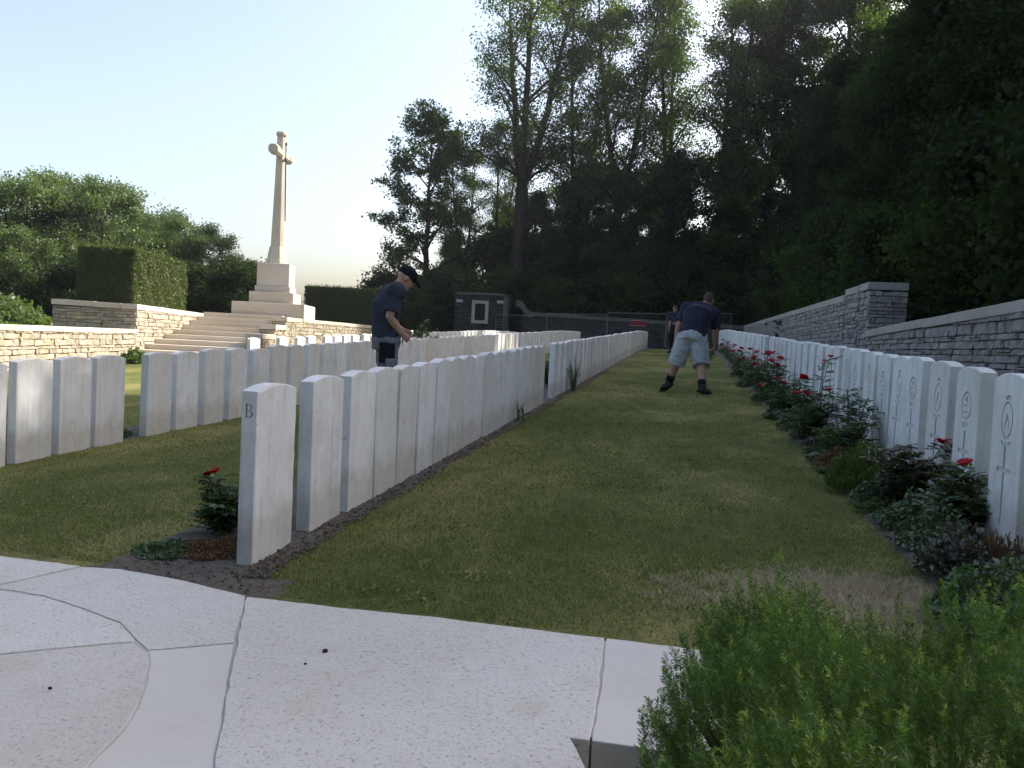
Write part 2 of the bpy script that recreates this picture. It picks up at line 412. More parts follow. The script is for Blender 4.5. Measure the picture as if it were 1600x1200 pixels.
def bed(name, x0, x1, y0, y1, mat_, rise=.02, edge=.05, seed=1, step=.05):
    xs = np.linspace(x0, x1, max(4, int((x1-x0)/step)+1)); ys = np.arange(y0, y1+1e-6, step if y1-y0 < 14 else .12)
    def h(x, y):
        e = np.minimum(np.minimum(x-x0, x1-x), np.minimum(y-y0, y1-y))
        k = np.clip(e/edge, 0, 1)
        return lawn_h(x, y)-.012*(1-k)+k*(rise+.012*smooth_noise(x*9, y*9, seed)+.008*smooth_noise(x*23, y*21, seed+3))
    return tag(sheet(name, xs, ys, h, mat_), kind='structure')
bed('soil_bed', BED_L, -1.73, 3.12, 41.5, M['soil'], .022, .06, 1)
bed('soil_bed', 1.04, 1.75, 2.5, 42, M['soil'], .022, .03, 2)
bed('soil_bed', -5.75, -5.14, 4.0, 41, M['soil'], .015, .05, 3)
bed('soil_bed', -9.1, -8.45, 15, 42, M['soil'], .015, .05, 4)
bed('soil_bed', -2.65, -1.50, 2.66, 3.35, M['soil'], .014, .14, 5)
bed('planting_bed', -.35, 1.05, .35, 1.93, M['soil'], .02, .05, 6)

# rows of low soil clods and chips along the near edge of the beds
def clods():
    rng = np.random.default_rng(5); V, Fc = [], []; n = 0
    base = np.array(ellipsoid((0, 0, 0), np.eye(3), (1, 1, .7), 6, 4)[0]); bf = ellipsoid((0, 0, 0), np.eye(3), (1, 1, .7), 6, 4)[1]
    for k in range(2600):
        if k < 1700:
            y = 3.2+rng.random()**1.6*16; x = rng.uniform(-1.85, -1.69)
        elif k < 1900: x, y = rng.uniform(-2.5, -1.65), rng.uniform(2.75, 3.35)
        else: x, y = rng.uniform(1.02, 1.45), 2.9+rng.random()**1.5*9
        s = rng.uniform(.003, .011)
        v = base*s*rng.uniform(.6, 1.3, (1, 3))*rng.uniform(.75, 1.25, (len(base), 1))+[x, y, float(lawn_h(x, y))+.022]
        V += list(v); Fc += [tuple(i+n for i in f) for f in bf]; n += len(base)
    o = ob('soil_clods', me_py('soil_clods', V, Fc, M['soil']))
    tag(o, 'small dark clods of earth and chips strewn along the bed edges', 'soil', kind='stuff')
clods()

# ---------------------------------------------------------------- coping slabs in front
COPH = .10
def slab(parent, px, mat_, drop=.16, seed=0, rise=0.):
    rng = random.Random(seed); P = [gp(x, y, COPH+rise) for x, y in px]; out = []
    for i, p in enumerate(P):
        q = P[(i+1) % len(P)]; L = np.linalg.norm(q-p); m = max(1, int(L/.05))
        nrm = np.array([-(q-p)[1], (q-p)[0], 0])/(L+1e-9)
        for j in range(m):
            out.append(p+(q-p)*j/m+nrm*(rng.uniform(-.0035, .0035) if j else 0))
    n = len(out); V = out+[p-np.array([0, 0, drop]) for p in out]
    Fc = [tuple(range(n))]+[(i, i+n, (i+1) % n+n, (i+1) % n) for i in range(n)]+[tuple(range(2*n-1, n-1, -1))]
    me = me_py('slab', V, Fc, mat_); bm = bmesh.new(); bm.from_mesh(me); bmesh.ops.recalc_face_normals(bm, faces=bm.faces); bm.to_mesh(me); bm.free()
    o = ob('slab', me, parent); o.location = -parent.location; bevel(o, .003, 2); return o
cop = empty('coping_wall', tuple(gp(500, 1100)), 0, 'broad pale limestone coping of big slabs curving across the foreground', 'wall')
ARC = [(-160, 905), (0, 922), (67, 932), (113, 947), (150, 960), (187, 974), (210, 1000), (229, 1016)]
ARC2 = [(231, 1020), (232, 1037), (226, 1070), (213, 1105), (187, 1145), (133, 1200), (60, 1255), (-60, 1320)]
slab(cop, [(-160, 845), (0, 868), (125, 884), (62, 898), (-2, 912), (-160, 896)][::-1], M['coping'], seed=1, rise=.004)
slab(cop, ([(-160, 900), (0, 915), (64, 901), (127, 886), (187, 889), (290, 908), (383, 931), (365, 1004), (231, 1015)]+[(x+2, y-2) for x, y in ARC[::-1]][1:-1])[::-1], M['coping'], seed=2)
slab(cop, ([(233, 1017), (365, 1006), (350, 1100), (334, 1200), (322, 1330), (-50, 1330)]+[(x+3, y+1) for x, y in ARC2[::-1]])[::-1], M['coping_smooth'], seed=3, rise=-.002)
slab(cop, (ARC[1:-1]+[(205, 1002), (100, 1011), (-2, 1021), (-160, 1036), (-160, 910)])[::-1], M['coping'], seed=4, rise=.003)
slab(cop, ([(-160, 1039), (0, 1023), (100, 1013), (207, 1004)]+ARC2+[(-160, 1330)])[::-1], M['coping_disc'], seed=5)
slab(cop, [(385.2, 932), (550, 951), (700, 966), (850, 985), (944, 996), (935, 1080), (921, 1156), (890, 1152), (900, 1168), (915, 1200), (935, 1330), (323, 1330), (335.3, 1200), (351.3, 1100)][::-1], M['coping'], seed=6, rise=.004)
slab(cop, [(948, 997), (1000, 1003), (1130, 1020), (1110, 1182), (925, 1157), (938.5, 1080)][::-1], M['coping_smooth'], seed=7)
mb = ob('mortar_joint', None, cop)
def prism_px(px, h, z0, mat_, name, parent):
    P = [gp(x, y, h) for x, y in px]; n = len(P)
    V = P+[p-np.array([0, 0, z0]) for p in P]
    Fc = [tuple(range(n))]+[(i, i+n, (i+1) % n+n, (i+1) % n) for i in range(n)]
    me = me_py(name, V, Fc, mat_); bm = bmesh.new(); bm.from_mesh(me); bmesh.ops.recalc_face_normals(bm, faces=bm.faces); bm.to_mesh(me); bm.free()
    o = ob(name, me, parent); o.location = -parent.location; return o
bpy.data.objects.remove(mb)
prism_px([(-150, 856), (0, 873), (125, 889), (385, 937), (700, 971), (945, 1001), (1125, 1025), (1105, 1176), (925, 1152), (890, 1149), (905, 1190), (925, 1325), (-150, 1325)][::-1], COPH-.003, .2, M['mortar'], 'mortar_bed', cop)
# two dark crumbs lying on the slab
rngc = random.Random(3)
for x, y, s, nm, lb in ((508, 1019, .0075, 'pebble', 'small dark pebble lying alone on the big foreground slab'), (477, 1038, .004, 'pebble', 'tiny dark crumb beside the pebble on the foreground slab'), (78, 1077, .006, 'twig', 'dark scrap of twig on the round slab at lower left')):
    p = gp(x, y, COPH+.004); e = ellipsoid((0, 0, s*.5), np.eye(3), (s*1.2, s*(.5 if nm == 'twig' else 1), s*.7), 8, 6)
    e = ([np.array(v)*rngc.uniform(.8, 1.2) for v in e[0]], e[1])
    tag(ob(nm, me_py(nm, *e, M['rubber']), None, p), lb, nm, 'crumbs on the coping')

# ---------------------------------------------------------------- grass blades and dry patch
def in_poly(pts, poly):
    x, y = pts[:, 0], pts[:, 1]; c = np.zeros(len(pts), bool); n = len(poly)
    for i in range(n):
        x1, y1 = poly[i][:2]; x2, y2 = poly[(i+1) % n][:2]
        k = ((y1 > y) != (y2 > y)) & (x < (x2-x1)*(y-y1)/(y2-y1+1e-12)+x1); c ^= k
    return c
COPPOLY = [gp(x, y, 0)[:2] for x, y in [(-300, 830), (0, 864), (125, 880), (187, 885), (385, 928), (700, 962), (1000, 999), (1130, 1016), (1130, 1500), (-300, 1500)]]
def dry_field(x, y):
    """1 in the middle of the worn patch, fading to 0 at its ragged edge"""
    d = np.hypot((x-.60)/.64, (y-3.45)/.42)
    return np.clip(1.9*(1.08-d)+.55*smooth_noise(x*7, y*8, 3)+.35*smooth_noise(x*19, y*17, 1), 0, 1)
def blades(n, x0, x1, y0, y1, power, rng, hmin, hmax, wd, keep, name, mat_, label):
    u = rng.random(n); y = (y0**power+u*(y1**power-y0**power))**(1/power); x = rng.uniform(x0, x1, n)
    p = np.stack([x, y], 1); k = keep(p); p = p[k]; n = len(p); x, y = p[:, 0], p[:, 1]
    tuft = .6+.8*np.clip(.5+.5*smooth_noise(x*6, y*6, 1)+.3*smooth_noise(x*17, y*15, 4), 0, 1.2)
    h = rng.uniform(hmin, hmax, n)*tuft; wv = wd*(1+y/5)*rng.uniform(.6, 1.3, n)
    a = rng.uniform(0, 2*math.pi, n); la = rng.uniform(0, 2*math.pi, n); ln = h*rng.uniform(.2, 1.1, n)
    b = np.stack([x, y, lawn_h(x, y)], 1); s = np.stack([np.cos(a), np.sin(a), 0*a], 1)*wv[:, None]
    tip = b+np.stack([np.cos(la)*ln, np.sin(la)*ln, h], 1)
    V = np.stack([b-s, b+s, tip], 1).reshape(-1, 3)
    o = ob(name, me_np(name, V, np.arange(n*3).reshape(n, 3), mat_)); tag(o, label, 'grass', kind='stuff')
rng = np.random.default_rng(11)
def keep_lawn(p):
    x, y = p[:, 0], p[:, 1]
    j = .03*np.sin(y*13)+.02*np.sin(y*31+1)
    k = ~in_poly(p, COPPOLY) & ~((x > BED_L+.04+j) & (x < -1.745+j) & (y > 3.1)) & ~((x > -5.7) & (x < -5.12) & (y > 4)) & (x < 1.06+.3*j)
    k &= ~((x > -2.5+j) & (x < -1.60+j*2) & (y < 3.25+2*j))
    k &= rng.random(len(p)) > .72*dry_field(x, y)
    sparse = np.clip(.75+.8*smooth_noise(x*1.3, y*1.1, 3), .25, 1)
    return k & (rng.random(len(p)) < sparse)
blades(420000, -8, 1.1, 2.3, 16, -1.0, rng, .008, .022, .0014, keep_lawn, 'grass', M['blade'], 'short mown grass blades of the lawn in tree shade')
blades(110000, -.3, 1.12, 2.7, 4.1, 1., rng, .006, .022, .0011, lambda p: (rng.random(len(p)) < dry_field(p[:, 0], p[:, 1])*np.clip(.75+.5*smooth_noise(p[:, 0]*13, p[:, 1]*12, 2), .15, 1)) & (p[:, 0] < 1.05) & ~in_poly(p, COPPOLY), 'dry_grass', M['straw'], 'bleached dry straw patch at the near right end of the lawn')

def weeds():
    rng = np.random.default_rng(8); C = []
    for px_, py_, r, n in ((960, 758, .28, 260), (1020, 664, .4, 300), (800, 760, .2, 160), (760, 905, .18, 200), (620, 930, .16, 150), (930, 700, .25, 200), (1150, 800, .15, 120), (700, 820, .22, 160), (880, 640, .4, 200), (250, 690, .3, 160), (120, 790, .3, 180), (1080, 720, .2, 120)):
        c = gp(px_, py_); q = rng.normal(0, r*.5, (n, 2))*np.array([1.6, .6])+c[:2]; q = q[keep_lawn(q)]
        C.append(np.column_stack([q, lawn_h(q[:, 0], q[:, 1])+rng.uniform(.008, .024, len(q))]))
    C = np.concatenate(C); v, q = leaves_np(C, rng.uniform(.012, .024, len(C)), rng, 1.6, .42)
    tag(ob('lawn_weeds', me_np('lawn_weeds', v, q, M['blade'])), 'scattered patches of clover and broad leaved weeds in the lawn', 'weeds', kind='stuff')
    C = []
    for k in range(420):
        if k < 150: x, y, h = rng.uniform(-2.5, -1.5), rng.uniform(2.75, 3.5), .024
        elif k < 300: x, y, h = rng.uniform(1.03, 1.5), rng.uniform(2.9, 9), .03
        else: x, y, h = rng.uniform(-1.84, -1.3), 3.2+rng.random()*9, .02
        C.append((x, y, float(lawn_h(x, y))+h))
    v, q = leaves_np(np.array(C), rng.uniform(.010, .026, len(C)), rng, 2., .3)
    tag(ob('leaf_litter', me_np('leaf_litter', v, q, M['dry'])), 'small dry brown leaves littering the beds and lawn edges', 'leaf litter', kind='stuff')
weeds()

# ================================================================== HEADSTONES
SW, SD, SH, SHS = .38, .08, .822, .793      # width, thickness, height at crown, height at shoulder
def outline(w, hs, h, rng, c=0., ns=14, na=12, chip=.0):
    """face outline in (y, z), counter-clockwise seen from +x, inset by c with chips"""
    def j(): return c+(abs(rng.gauss(0, chip)) if chip else 0)
    pts = []; hw = w/2
    for i in range(ns): pts.append((hw-j(), -.12+(hs+.12-c)*i/ns))
    R = (hw*hw+(h-hs)**2)/(2*(h-hs)); cz = h-R; am = math.asin(hw/R)
    for i in range(na+1):
        a = am-2*am*i/na; pts.append(((R-c)*math.sin(a)*(1-c/hw*.9), cz+(R-j())*math.cos(a)))
    for i in range(ns): pts.append((-hw+j(), hs-c-(hs+.12-c)*(i+1)/ns))
    return pts
CUT = []
def engrave(outer, holes, to3, depth):
    """triangulated planar face with holes cut `depth` deep; to3(u, v, d) -> xyz"""
    pts = list(outer); edges = [(i, (i+1) % len(outer)) for i in range(len(outer))]
    for hpoly in holes:
        o = len(pts); pts += hpoly; edges += [(o+i, o+(i+1) % len(hpoly)) for i in range(len(hpoly))]
    vo, eo, fo, ov, oe, of = delaunay_2d_cdt([Vector(p) for p in pts], edges, [], 0, 1e-6)
    def inside(poly, p):
        c = False; n = len(poly)
        for i in range(n):
            x1, y1 = poly[i]; x2, y2 = poly[(i+1) % n]
            if (y1 > p[1]) != (y2 > p[1]) and p[0] < (x2-x1)*(p[1]-y1)/(y2-y1)+x1: c = not c
        return c
    V, Fc, ids = [], [], {}
    def vid(i, d):
        if (i, d) not in ids: ids[(i, d)] = len(V); V.append(to3(vo[i][0], vo[i][1], d))
        return ids[(i, d)]
    lev = {}; CUT.clear()
    for f in fo:
        c = (sum(vo[i][0] for i in f)/3, sum(vo[i][1] for i in f)/3)
        if not inside(outer, c): continue
        k = sum(inside(hp, c) for hp in holes) % 2
        Fc.append(tuple(vid(i, k) for i in f)); CUT.append(k)
        for a, b in ((f[0], f[1]), (f[1], f[2]), (f[2], f[0])): lev[(a, b)] = k
    for (a, b), k in lev.items():
        if k == 0 and lev.get((b, a)) == 1: Fc.append((vid(b, 0), vid(a, 0), vid(a, 1), vid(b, 1))); CUT.append(1)
    return V, Fc
def ell(cx, cy, a, b, n=24, a0=0, a1=2*math.pi):
    return [(cx+a*math.cos(a0+(a1-a0)*i/n), cy+b*math.sin(a0+(a1-a0)*i/n)) for i in range(n)]
def badge_holes(kind):
    cy = .60; H = []
    if kind == 0:
        H += [ell(0, cy, .070, .088), ell(0, cy, .060, .078)]
        H += [[(-.03, cy-.035), (-.022, cy-.035), (0, cy+.01), (.022, cy-.035), (.03, cy-.035), (.004, cy+.03), (-.004, cy+.03)]]
        H += [[(-.028, cy+.094), (.028, cy+.094), (.036, cy+.118), (.016, cy+.108), (0, cy+.124), (-.016, cy+.108), (-.036, cy+.118)]]
        H += [[(-.06, cy-.096), (-.03, cy-.108), (.03, cy-.108), (.06, cy-.096), (.052, cy-.116), (0, cy-.126), (-.052, cy-.116)]]
    else:
        H += [ell(0, cy+.01, .078, .078, 28), ell(0, cy+.01, .066, .066, 28)]
        H += [[(-.045, cy+.005), (.045, cy+.005), (.045, cy+.015), (-.045, cy+.015)]]
        H += [[(-.035, cy-.028), (.035, cy-.028), (.03, cy-.020), (-.03, cy-.020)]]
        H += [ell(0, cy+.042, .022, .014, 10)]
        H += [[(-.05, cy-.082), (.05, cy-.082), (.04, cy-.112), (0, cy-.102), (-.04, cy-.112)]]
    cz = .305       # the large cross
    H += [[(-.012, .10), (.012, .10), (.012, cz+.045), (.085, cz+.045), (.085, cz+.069), (.012, cz+.069), (.012, .475), (-.012, .475), (-.012, cz+.069), (-.085, cz+.069), (-.085, cz+.045), (-.012, cz+.045)]]
    return H
def letter_B(cx, cz, s):
    """serif capital B: outer outline and two bowls, height s"""
    def arc(x, y, a, b, n=8): return [(x+a*math.cos(t), y+b*math.sin(t)) for t in np.linspace(-math.pi/2, math.pi/2, n)]
    outer = [(-.28, 0), (.05, 0)]+arc(.08, .26, .27, .26)[1:]+[(.05, .53)]+arc(.04, .765, .23, .235)[1:]+[(-.28, 1), (-.28, .965), (-.20, .95), (-.20, .05), (-.28, .035)]
    b1 = [(-.10, .05), (.04, .05)]+arc(.06, .265, .18, .215)[1:-1]+[(.04, .48), (-.10, .48)]
    b2 = [(-.10, .545), (.03, .545)]+arc(.03, .75, .145, .205)[1:-1]+[(.03, .955), (-.10, .955)]
    return [[(cx+x*s, cz+y*s) for x, y in p] for p in (outer, b1, b2)]
def stone_mesh(name, seed, holes=None, letter=False, chip=.0012):
    """stone centred on the origin, thickness along x; engraved face looks to -x, letter on the -y end"""
    rng = random.Random(seed); c = .004; V, Fc, MI = [], [], {}
    full = outline(SW, SHS, SH, rng, 0); fr = outline(SW, SHS, SH, rng, c, chip=chip); bk = outline(SW, SHS, SH, rng, c, chip=chip)
    n = len(full); xm = SD/2
    def add(v, f):
        o = len(V); V.extend(v); Fc.extend(tuple(i+o for i in q) for q in f)
    if holes:      # face at -x: mirror y so that it reads correctly
        fo = [(-y, z) for y, z in fr][::-1]
        add(*engrave(fo, holes, lambda u, v, d: (-xm+.006*d, -u, v), .006)); MI.update({i: k for i, k in enumerate(CUT)})
    else: add([(-xm, y, z) for y, z in fr], [tuple(range(n-1, -1, -1))])
    add([(xm, y, z) for y, z in bk], [tuple(range(n))])
    ring = [[(-xm, y, z) for y, z in fr], [(-xm+c, y, z) for y, z in full], [(xm-c, y, z) for y, z in full], [(xm, y, z) for y, z in bk]]
    o = len(V)
    for r in ring: V.extend(r)
    last_side = 14+13
    for k in range(3):
        for i in range(n):
            i2 = (i+1) % n
            if i2 == 0: continue
            if letter and k == 1 and i >= last_side-1 and i < n-1: continue
            Fc.append((o+k*n+i, o+k*n+i2, o+(k+1)*n+i2, o+(k+1)*n+i))
    if letter:
        out2 = [(-xm+c, -.12), (xm-c, -.12), (xm-c, SHS), (-xm+c, SHS)]
        n0 = len(Fc); add(*engrave(out2, letter_B(-.004, SHS-.118, .062), lambda u, v, d: (u, -SW/2+.007*d, v), .007)); MI.update({n0+i: k for i, k in enumerate(CUT)})
    me = me_py(name, V, Fc, [M['stone'], M['stone_cut' if letter else 'badge_cut']])
    for i, k in MI.items():
        if k: me.polygons[i].material_index = 1
    bm = bmesh.new(); bm.from_mesh(me); bmesh.ops.remove_doubles(bm, verts=bm.verts, dist=1e-5); bmesh.ops.recalc_face_normals(bm, faces=bm.faces); bm.to_mesh(me); bm.free()
    return me
plain = [stone_mesh('headstone', 10+i) for i in range(6)]
carved = [stone_mesh('headstone_carved', 30+i, badge_holes(i % 2)) for i in range(4)]
bstone = stone_mesh('headstone_lettered', 77, None, True, .0035)
rs = random.Random(9)
def place_stone(X, Y, me, label, group, jig=1.):
    o = ob('headstone', me, None, (X+rs.gauss(0, .004)*jig, Y+SW/2, float(gz(X, Y+SW/2))+(.05 if X > 0 else 0)+rs.gauss(0, .006)*jig))
    o.rotation_euler = (rs.gauss(0, .006)*jig, rs.gauss(0, .006)*jig, rs.gauss(0, .010)*jig)
    return tag(o, label, 'headstone', group)
y1 = [3.36, 3.94, 4.42, 4.85, 5.25, 5.66, 6.07, 6.45, 6.84, 7.21, 7.62, 8.04, 8.49, 8.94, 9.43, 9.86, 10.27, 10.68]
for i, y in enumerate(y1):
    if i == 0: place_stone(ROW1, y, bstone, 'nearest pale headstone with a capital B cut into its narrow end', 'front row headstones', .3)
    else: place_stone(ROW1, y, plain[i % 6], f'{ordinal(i)} plain headstone behind the one lettered B in the front row', 'front row headstones')
ya = [11.86+.57*i for i in range(22)]
for i, y in enumerate(ya): place_stone(ROW1, y, plain[rs.randrange(6)], f'{ordinal(i+1)} headstone beyond the yellow flowers in the middle block of the front row', 'middle block headstones')
yb = [24.6+.57*i for i in range(29)]
for i, y in enumerate(yb): place_stone(ROW1, y, plain[rs.randrange(6)], f'{ordinal(i+1)} headstone of the far block of the front row, near the site fence', 'far block headstones')
y2 = [5.05, 5.51, 5.98, 6.41]
for i, y in enumerate(y2): place_stone(ROW2, y, plain[i % 6], f'{ordinal(i+1)} headstone from the left edge before the gap in the second row', 'second row left headstones')
y2b = [7.12, 7.60, 8.10, 8.62]+[9.12+.49*i for i in range(33)]
for i, y in enumerate(y2b): place_stone(ROW2, y, plain[rs.randrange(6)], f'{ordinal(i+1)} headstone right of the lawn gap in the second row', 'second row headstones')
y2c = [25.85+.57*i for i in range(26)]
for i, y in enumerate(y2c): place_stone(ROW2, y, plain[rs.randrange(6)], f'{ordinal(i+1)} headstone in the far block of the second row', 'second row far headstones')
y3 = [15.0, 16.2, 17.0, 17.6, 18.5, 19.0, 19.6, 20.2, 20.9, 21.4]+[22.0+.57*i for i in range(36)]
for i, y in enumerate(y3): place_stone(ROW3, y, plain[rs.randrange(6)], f'{ordinal(i+1)} headstone of the third row, nearest the stone terrace', 'third row headstones')
for i, y in enumerate([34.2, 34.9, 35.6]): place_stone(ROW4, y, plain[i], f'{ordinal(i+1)} small sunlit headstone in the back row right of the standing man', 'back row headstones')
yr = [3.62, 4.08, 4.67, 5.20, 5.72, 6.17, 6.62, 7.11, 7.64, 8.16, 8.74, 9.26, 9.77, 10.37, 10.98, 11.57, 12.12, 12.70, 13.27, 13.84, 14.41, 14.98, 15.55]
for i, y in enumerate(yr):
    lab = 'headstone cut off by the right picture edge, carved badge and cross' if i == 0 else f'{ordinal(i+1)} carved headstone from the right edge in the row behind the roses'
    place_stone(ROWR, y, carved[(i*3+1) % 4], lab, 'right row headstones')
yrb = [16.95+.57*i for i in range(42)]
for i, y in enumerate(yrb): place_stone(ROWR, y, carved[rs.randrange(4)], f'{ordinal(i+1)} headstone beyond the narrow gap in the right row', 'right row far headstones')

# ================================================================== RUBBLE WALLS
def block_mesh(seed):
    r = random.Random(seed); bm = bmesh.new(); bmesh.ops.create_cube(bm, size=1)
    bmesh.ops.bevel(bm, geom=list(bm.edges), offset=.09, segments=1, affect='EDGES')
    for v in bm.verts: v.co += Vector((r.uniform(-.07, .07), r.uniform(-.10, .10), r.uniform(-.09, .09)))
    me = bpy.data.meshes.new('stone'); bm.to_mesh(me); bm.free(); return me
BLK = {}
def blocks(matname):
    if matname not in BLK:
        L = []
        for i in range(8):
            me = block_mesh(100+i); me.materials.append(M[matname]); L.append(me)
        BLK[matname] = L
    return BLK[matname]
def rubble(parent, O, u, n, L, zb, zt, matname, seed, maxobj=300, depth=.16, ch=(.05, .125), ln=(.09, .33)):
    """rubble facing over a vertical face: O start, u along, n outwards; zb(s), zt(s) heights"""
    r = random.Random(seed); O = np.asarray(O, float); u = np.asarray(u, float); n = np.asarray(n, float)
    zmin = min(zb(0), zb(L)); zmax = max(zt(0), zt(L)); z = zmin; S = []
    while z < zmax-.02:
        h = r.uniform(*ch); s = -r.uniform(0, .2)
        while s < L:
            w_ = r.uniform(*ln)*(1.0 if h > .1 else 1.15); a, b = max(s, 0), min(s+w_, L)
            if b-a > .05:
                m = (a+b)/2; top = min(z+h, zt(m)); bot = max(z, zb(m)-.06)
                if top-bot > .03:
                    if r.random() < .13 and h < .11 and b-a > .2:
                        hh = (top-bot)*r.uniform(.4, .6)
                        S.append((a, b, bot, bot+hh)); S.append((a, (a+b)/2, bot+hh, top)); S.append(((a+b)/2, b, bot+hh, top))
                    else: S.append((a, b, bot, top))
            s += w_
        z += h
    def T(a, b, z0, z1):
        c = O+u*((a+b)/2)-n*(depth/2-r.uniform(.0, .028)); c[2] = (z0+z1)/2
        g = .009
        sc = (b-a-g, depth, z1-z0-g)
        R = Matrix(((u[0], -n[0], 0), (u[1], -n[1], 0), (0, 0, 1))).to_4x4()
        return c, sc, R
    S.sort(key=lambda q: np.hypot(*(O+u*(q[0]+q[1])/2)[:2])+(.0 if q[3] > 0 else 99))
    far = []
    for i, q in enumerate(S):
        c, sc, R = T(*q)
        if i < maxobj:
            o = ob('stone', r.choice(blocks(matname)), parent)
            o.matrix_local = Matrix.Translation(Vector(c)-parent.location) @ R @ Matrix.Diagonal((*sc, 1)) @ Matrix.Rotation(r.choice((0, math.pi)), 4, 'Z')
        else: far.append((c, sc, R))
    if far:
        V, Fc = [], []
        for c, sc, R in far:
            me = r.choice(blocks(matname)); k = len(V)
            Mx = Matrix.Translation(Vector(c)-parent.location) @ R @ Matrix.Diagonal((*sc, 1))
            V += [tuple(Mx @ v.co) for v in me.vertices]; Fc += [tuple(i+k for i in p.vertices) for p in me.polygons]
        tag(ob('stones', me_py('stones', V, Fc, M[matname+'_far']), parent), kind='stuff')
def oriented_box(O, u, n, s0, s1, d0, d1, zb0, zb1, zt0, zt1):
    """box from s0..s1 along u and d0..d1 along n, bottoms/tops at both ends"""
    O = np.asarray(O, float); u = np.asarray(u, float); n = np.asarray(n, float)
    def p(s, d, z): q = O+u*s+n*d; return (q[0], q[1], z)
    b = [p(s0, d0, zb0), p(s1, d0, zb1), p(s1, d1, zb1), p(s0, d1, zb0)]; t = [p(s0, d0, zt0), p(s1, d0, zt1), p(s1, d1, zt1), p(s0, d1, zt0)]
    v, f = hexa(b, t); return v, f
def fixn(me):
    bm = bmesh.new(); bm.from_mesh(me); bmesh.ops.recalc_face_normals(bm, faces=bm.faces); bm.to_mesh(me); bm.free(); return me
def part(name, parts, mat_, parent, bv=0, smooth=False):
    v, f = merge(parts) if isinstance(parts, list) else parts
    v = [tuple(np.asarray(p)-np.asarray(parent.location)) for p in v]
    o = ob(name, fixn(me_py(name, v, f, mat_, smooth)), parent)
    if bv: bevel(o, bv)
    return o
def cap_run(parent, O, u, n, s0, s1, zt0, zt1, th, d0, d1, mat_, lens, seed):
    r = random.Random(seed); s = s0; f = lambda q: zt0+(zt1-zt0)*(q-s0)/(s1-s0)
    while s < s1-.05:
        e = min(s1, s+r.uniform(*lens)); e = s1 if s1-e < .3 else e; dz = r.uniform(-.004, .004)
        part('cap_stone', oriented_box(O, u, n, s+.004, e-.004, d0, d1, f(s)-th+dz, f(e)-th+dz, f(s)+dz, f(e)+dz), mat_, parent, .008); s = e

# right boundary wall: low stretch near us, pier, tall stretch beyond
WX = 3.03
rw = empty('boundary_wall', (WX, 9.5, float(gz(WX, 9.5))), 0, 'low shaded grey rubble wall with pale cap behind the right headstones', 'wall')
zlow = lambda y: 1.735-.115*(y-8.4)/6.4
part('wall_core', oriented_box((WX, 0, 0), (0, 1, 0), (-1, 0, 0), 3.2, 15.2, -.45, -.03, gz(WX, 3)-.3, gz(WX, 15)-.3, zlow(3.2)-.11, zlow(15.2)-.11), M['joint'], rw)
rubble(rw, (WX, 3.2, 0), (0, 1, 0), (-1, 0, 0), 12.0, lambda s: float(gz(WX, 3.2+s))+.25, lambda s: zlow(3.2+s)-.115, 'grey', 41, 300)
cap_run(rw, (WX, 0, 0), (0, 1, 0), (-1, 0, 0), 3.2, 15.2, zlow(3.2), zlow(15.2), .115, -.50, .035, M['cap'], (.9, 1.6), 4)
tw = empty('pier_wall', (WX, 22, float(gz(WX, 22))), 0, 'tall shaded grey rubble wall running from a capped square pier into the distance', 'wall')
ztall = lambda y: 2.38+.29*(y-15.3)/30
secs = [(15.22, 15.95), (16.05, 17.30), (17.42, 33.4), (33.6, 46.5)]
for k, (a, b) in enumerate(secs):
    hi = .07 if k < 2 else -.03
    part('wall_core', oriented_box((WX, 0, 0), (0, 1, 0), (-1, 0, 0), a, b, -.6, -.03, gz(WX, a)-.3, gz(WX, b)-.3, ztall(a)-.12, ztall(b)-.12), M['joint'], tw)
    rubble(tw, (WX, a, 0), (0, 1, 0), (-1, 0, 0), b-a, lambda s, a=a: float(gz(WX, a+s))+.3, lambda s, a=a, hi=hi: ztall(a+s)-.12+hi, 'grey', 50+k, (60, 90, 60, 0)[k])
    cap_run(tw, (WX, 0, 0), (0, 1, 0), (-1, 0, 0), a, b, ztall(a)+hi, ztall(b)+hi, .13, -.63, .03, M['cap'], (.8, 1.7), 14+k)
part('pier_return', oriented_box((WX, 0, 0), (0, 1, 0), (-1, 0, 0), 15.90, 17.45, -.6, -.12, gz(WX, 15)-.3, gz(WX, 17)-.3, ztall(16)-.1, ztall(17)-.1), M['joint'], tw)
rubble(tw, (WX, 15.2, 0), (1, 0, 0), (0, -1, 0), .62, lambda s: 1.5, lambda s: ztall(15.2)-.06, 'grey', 61, 60)

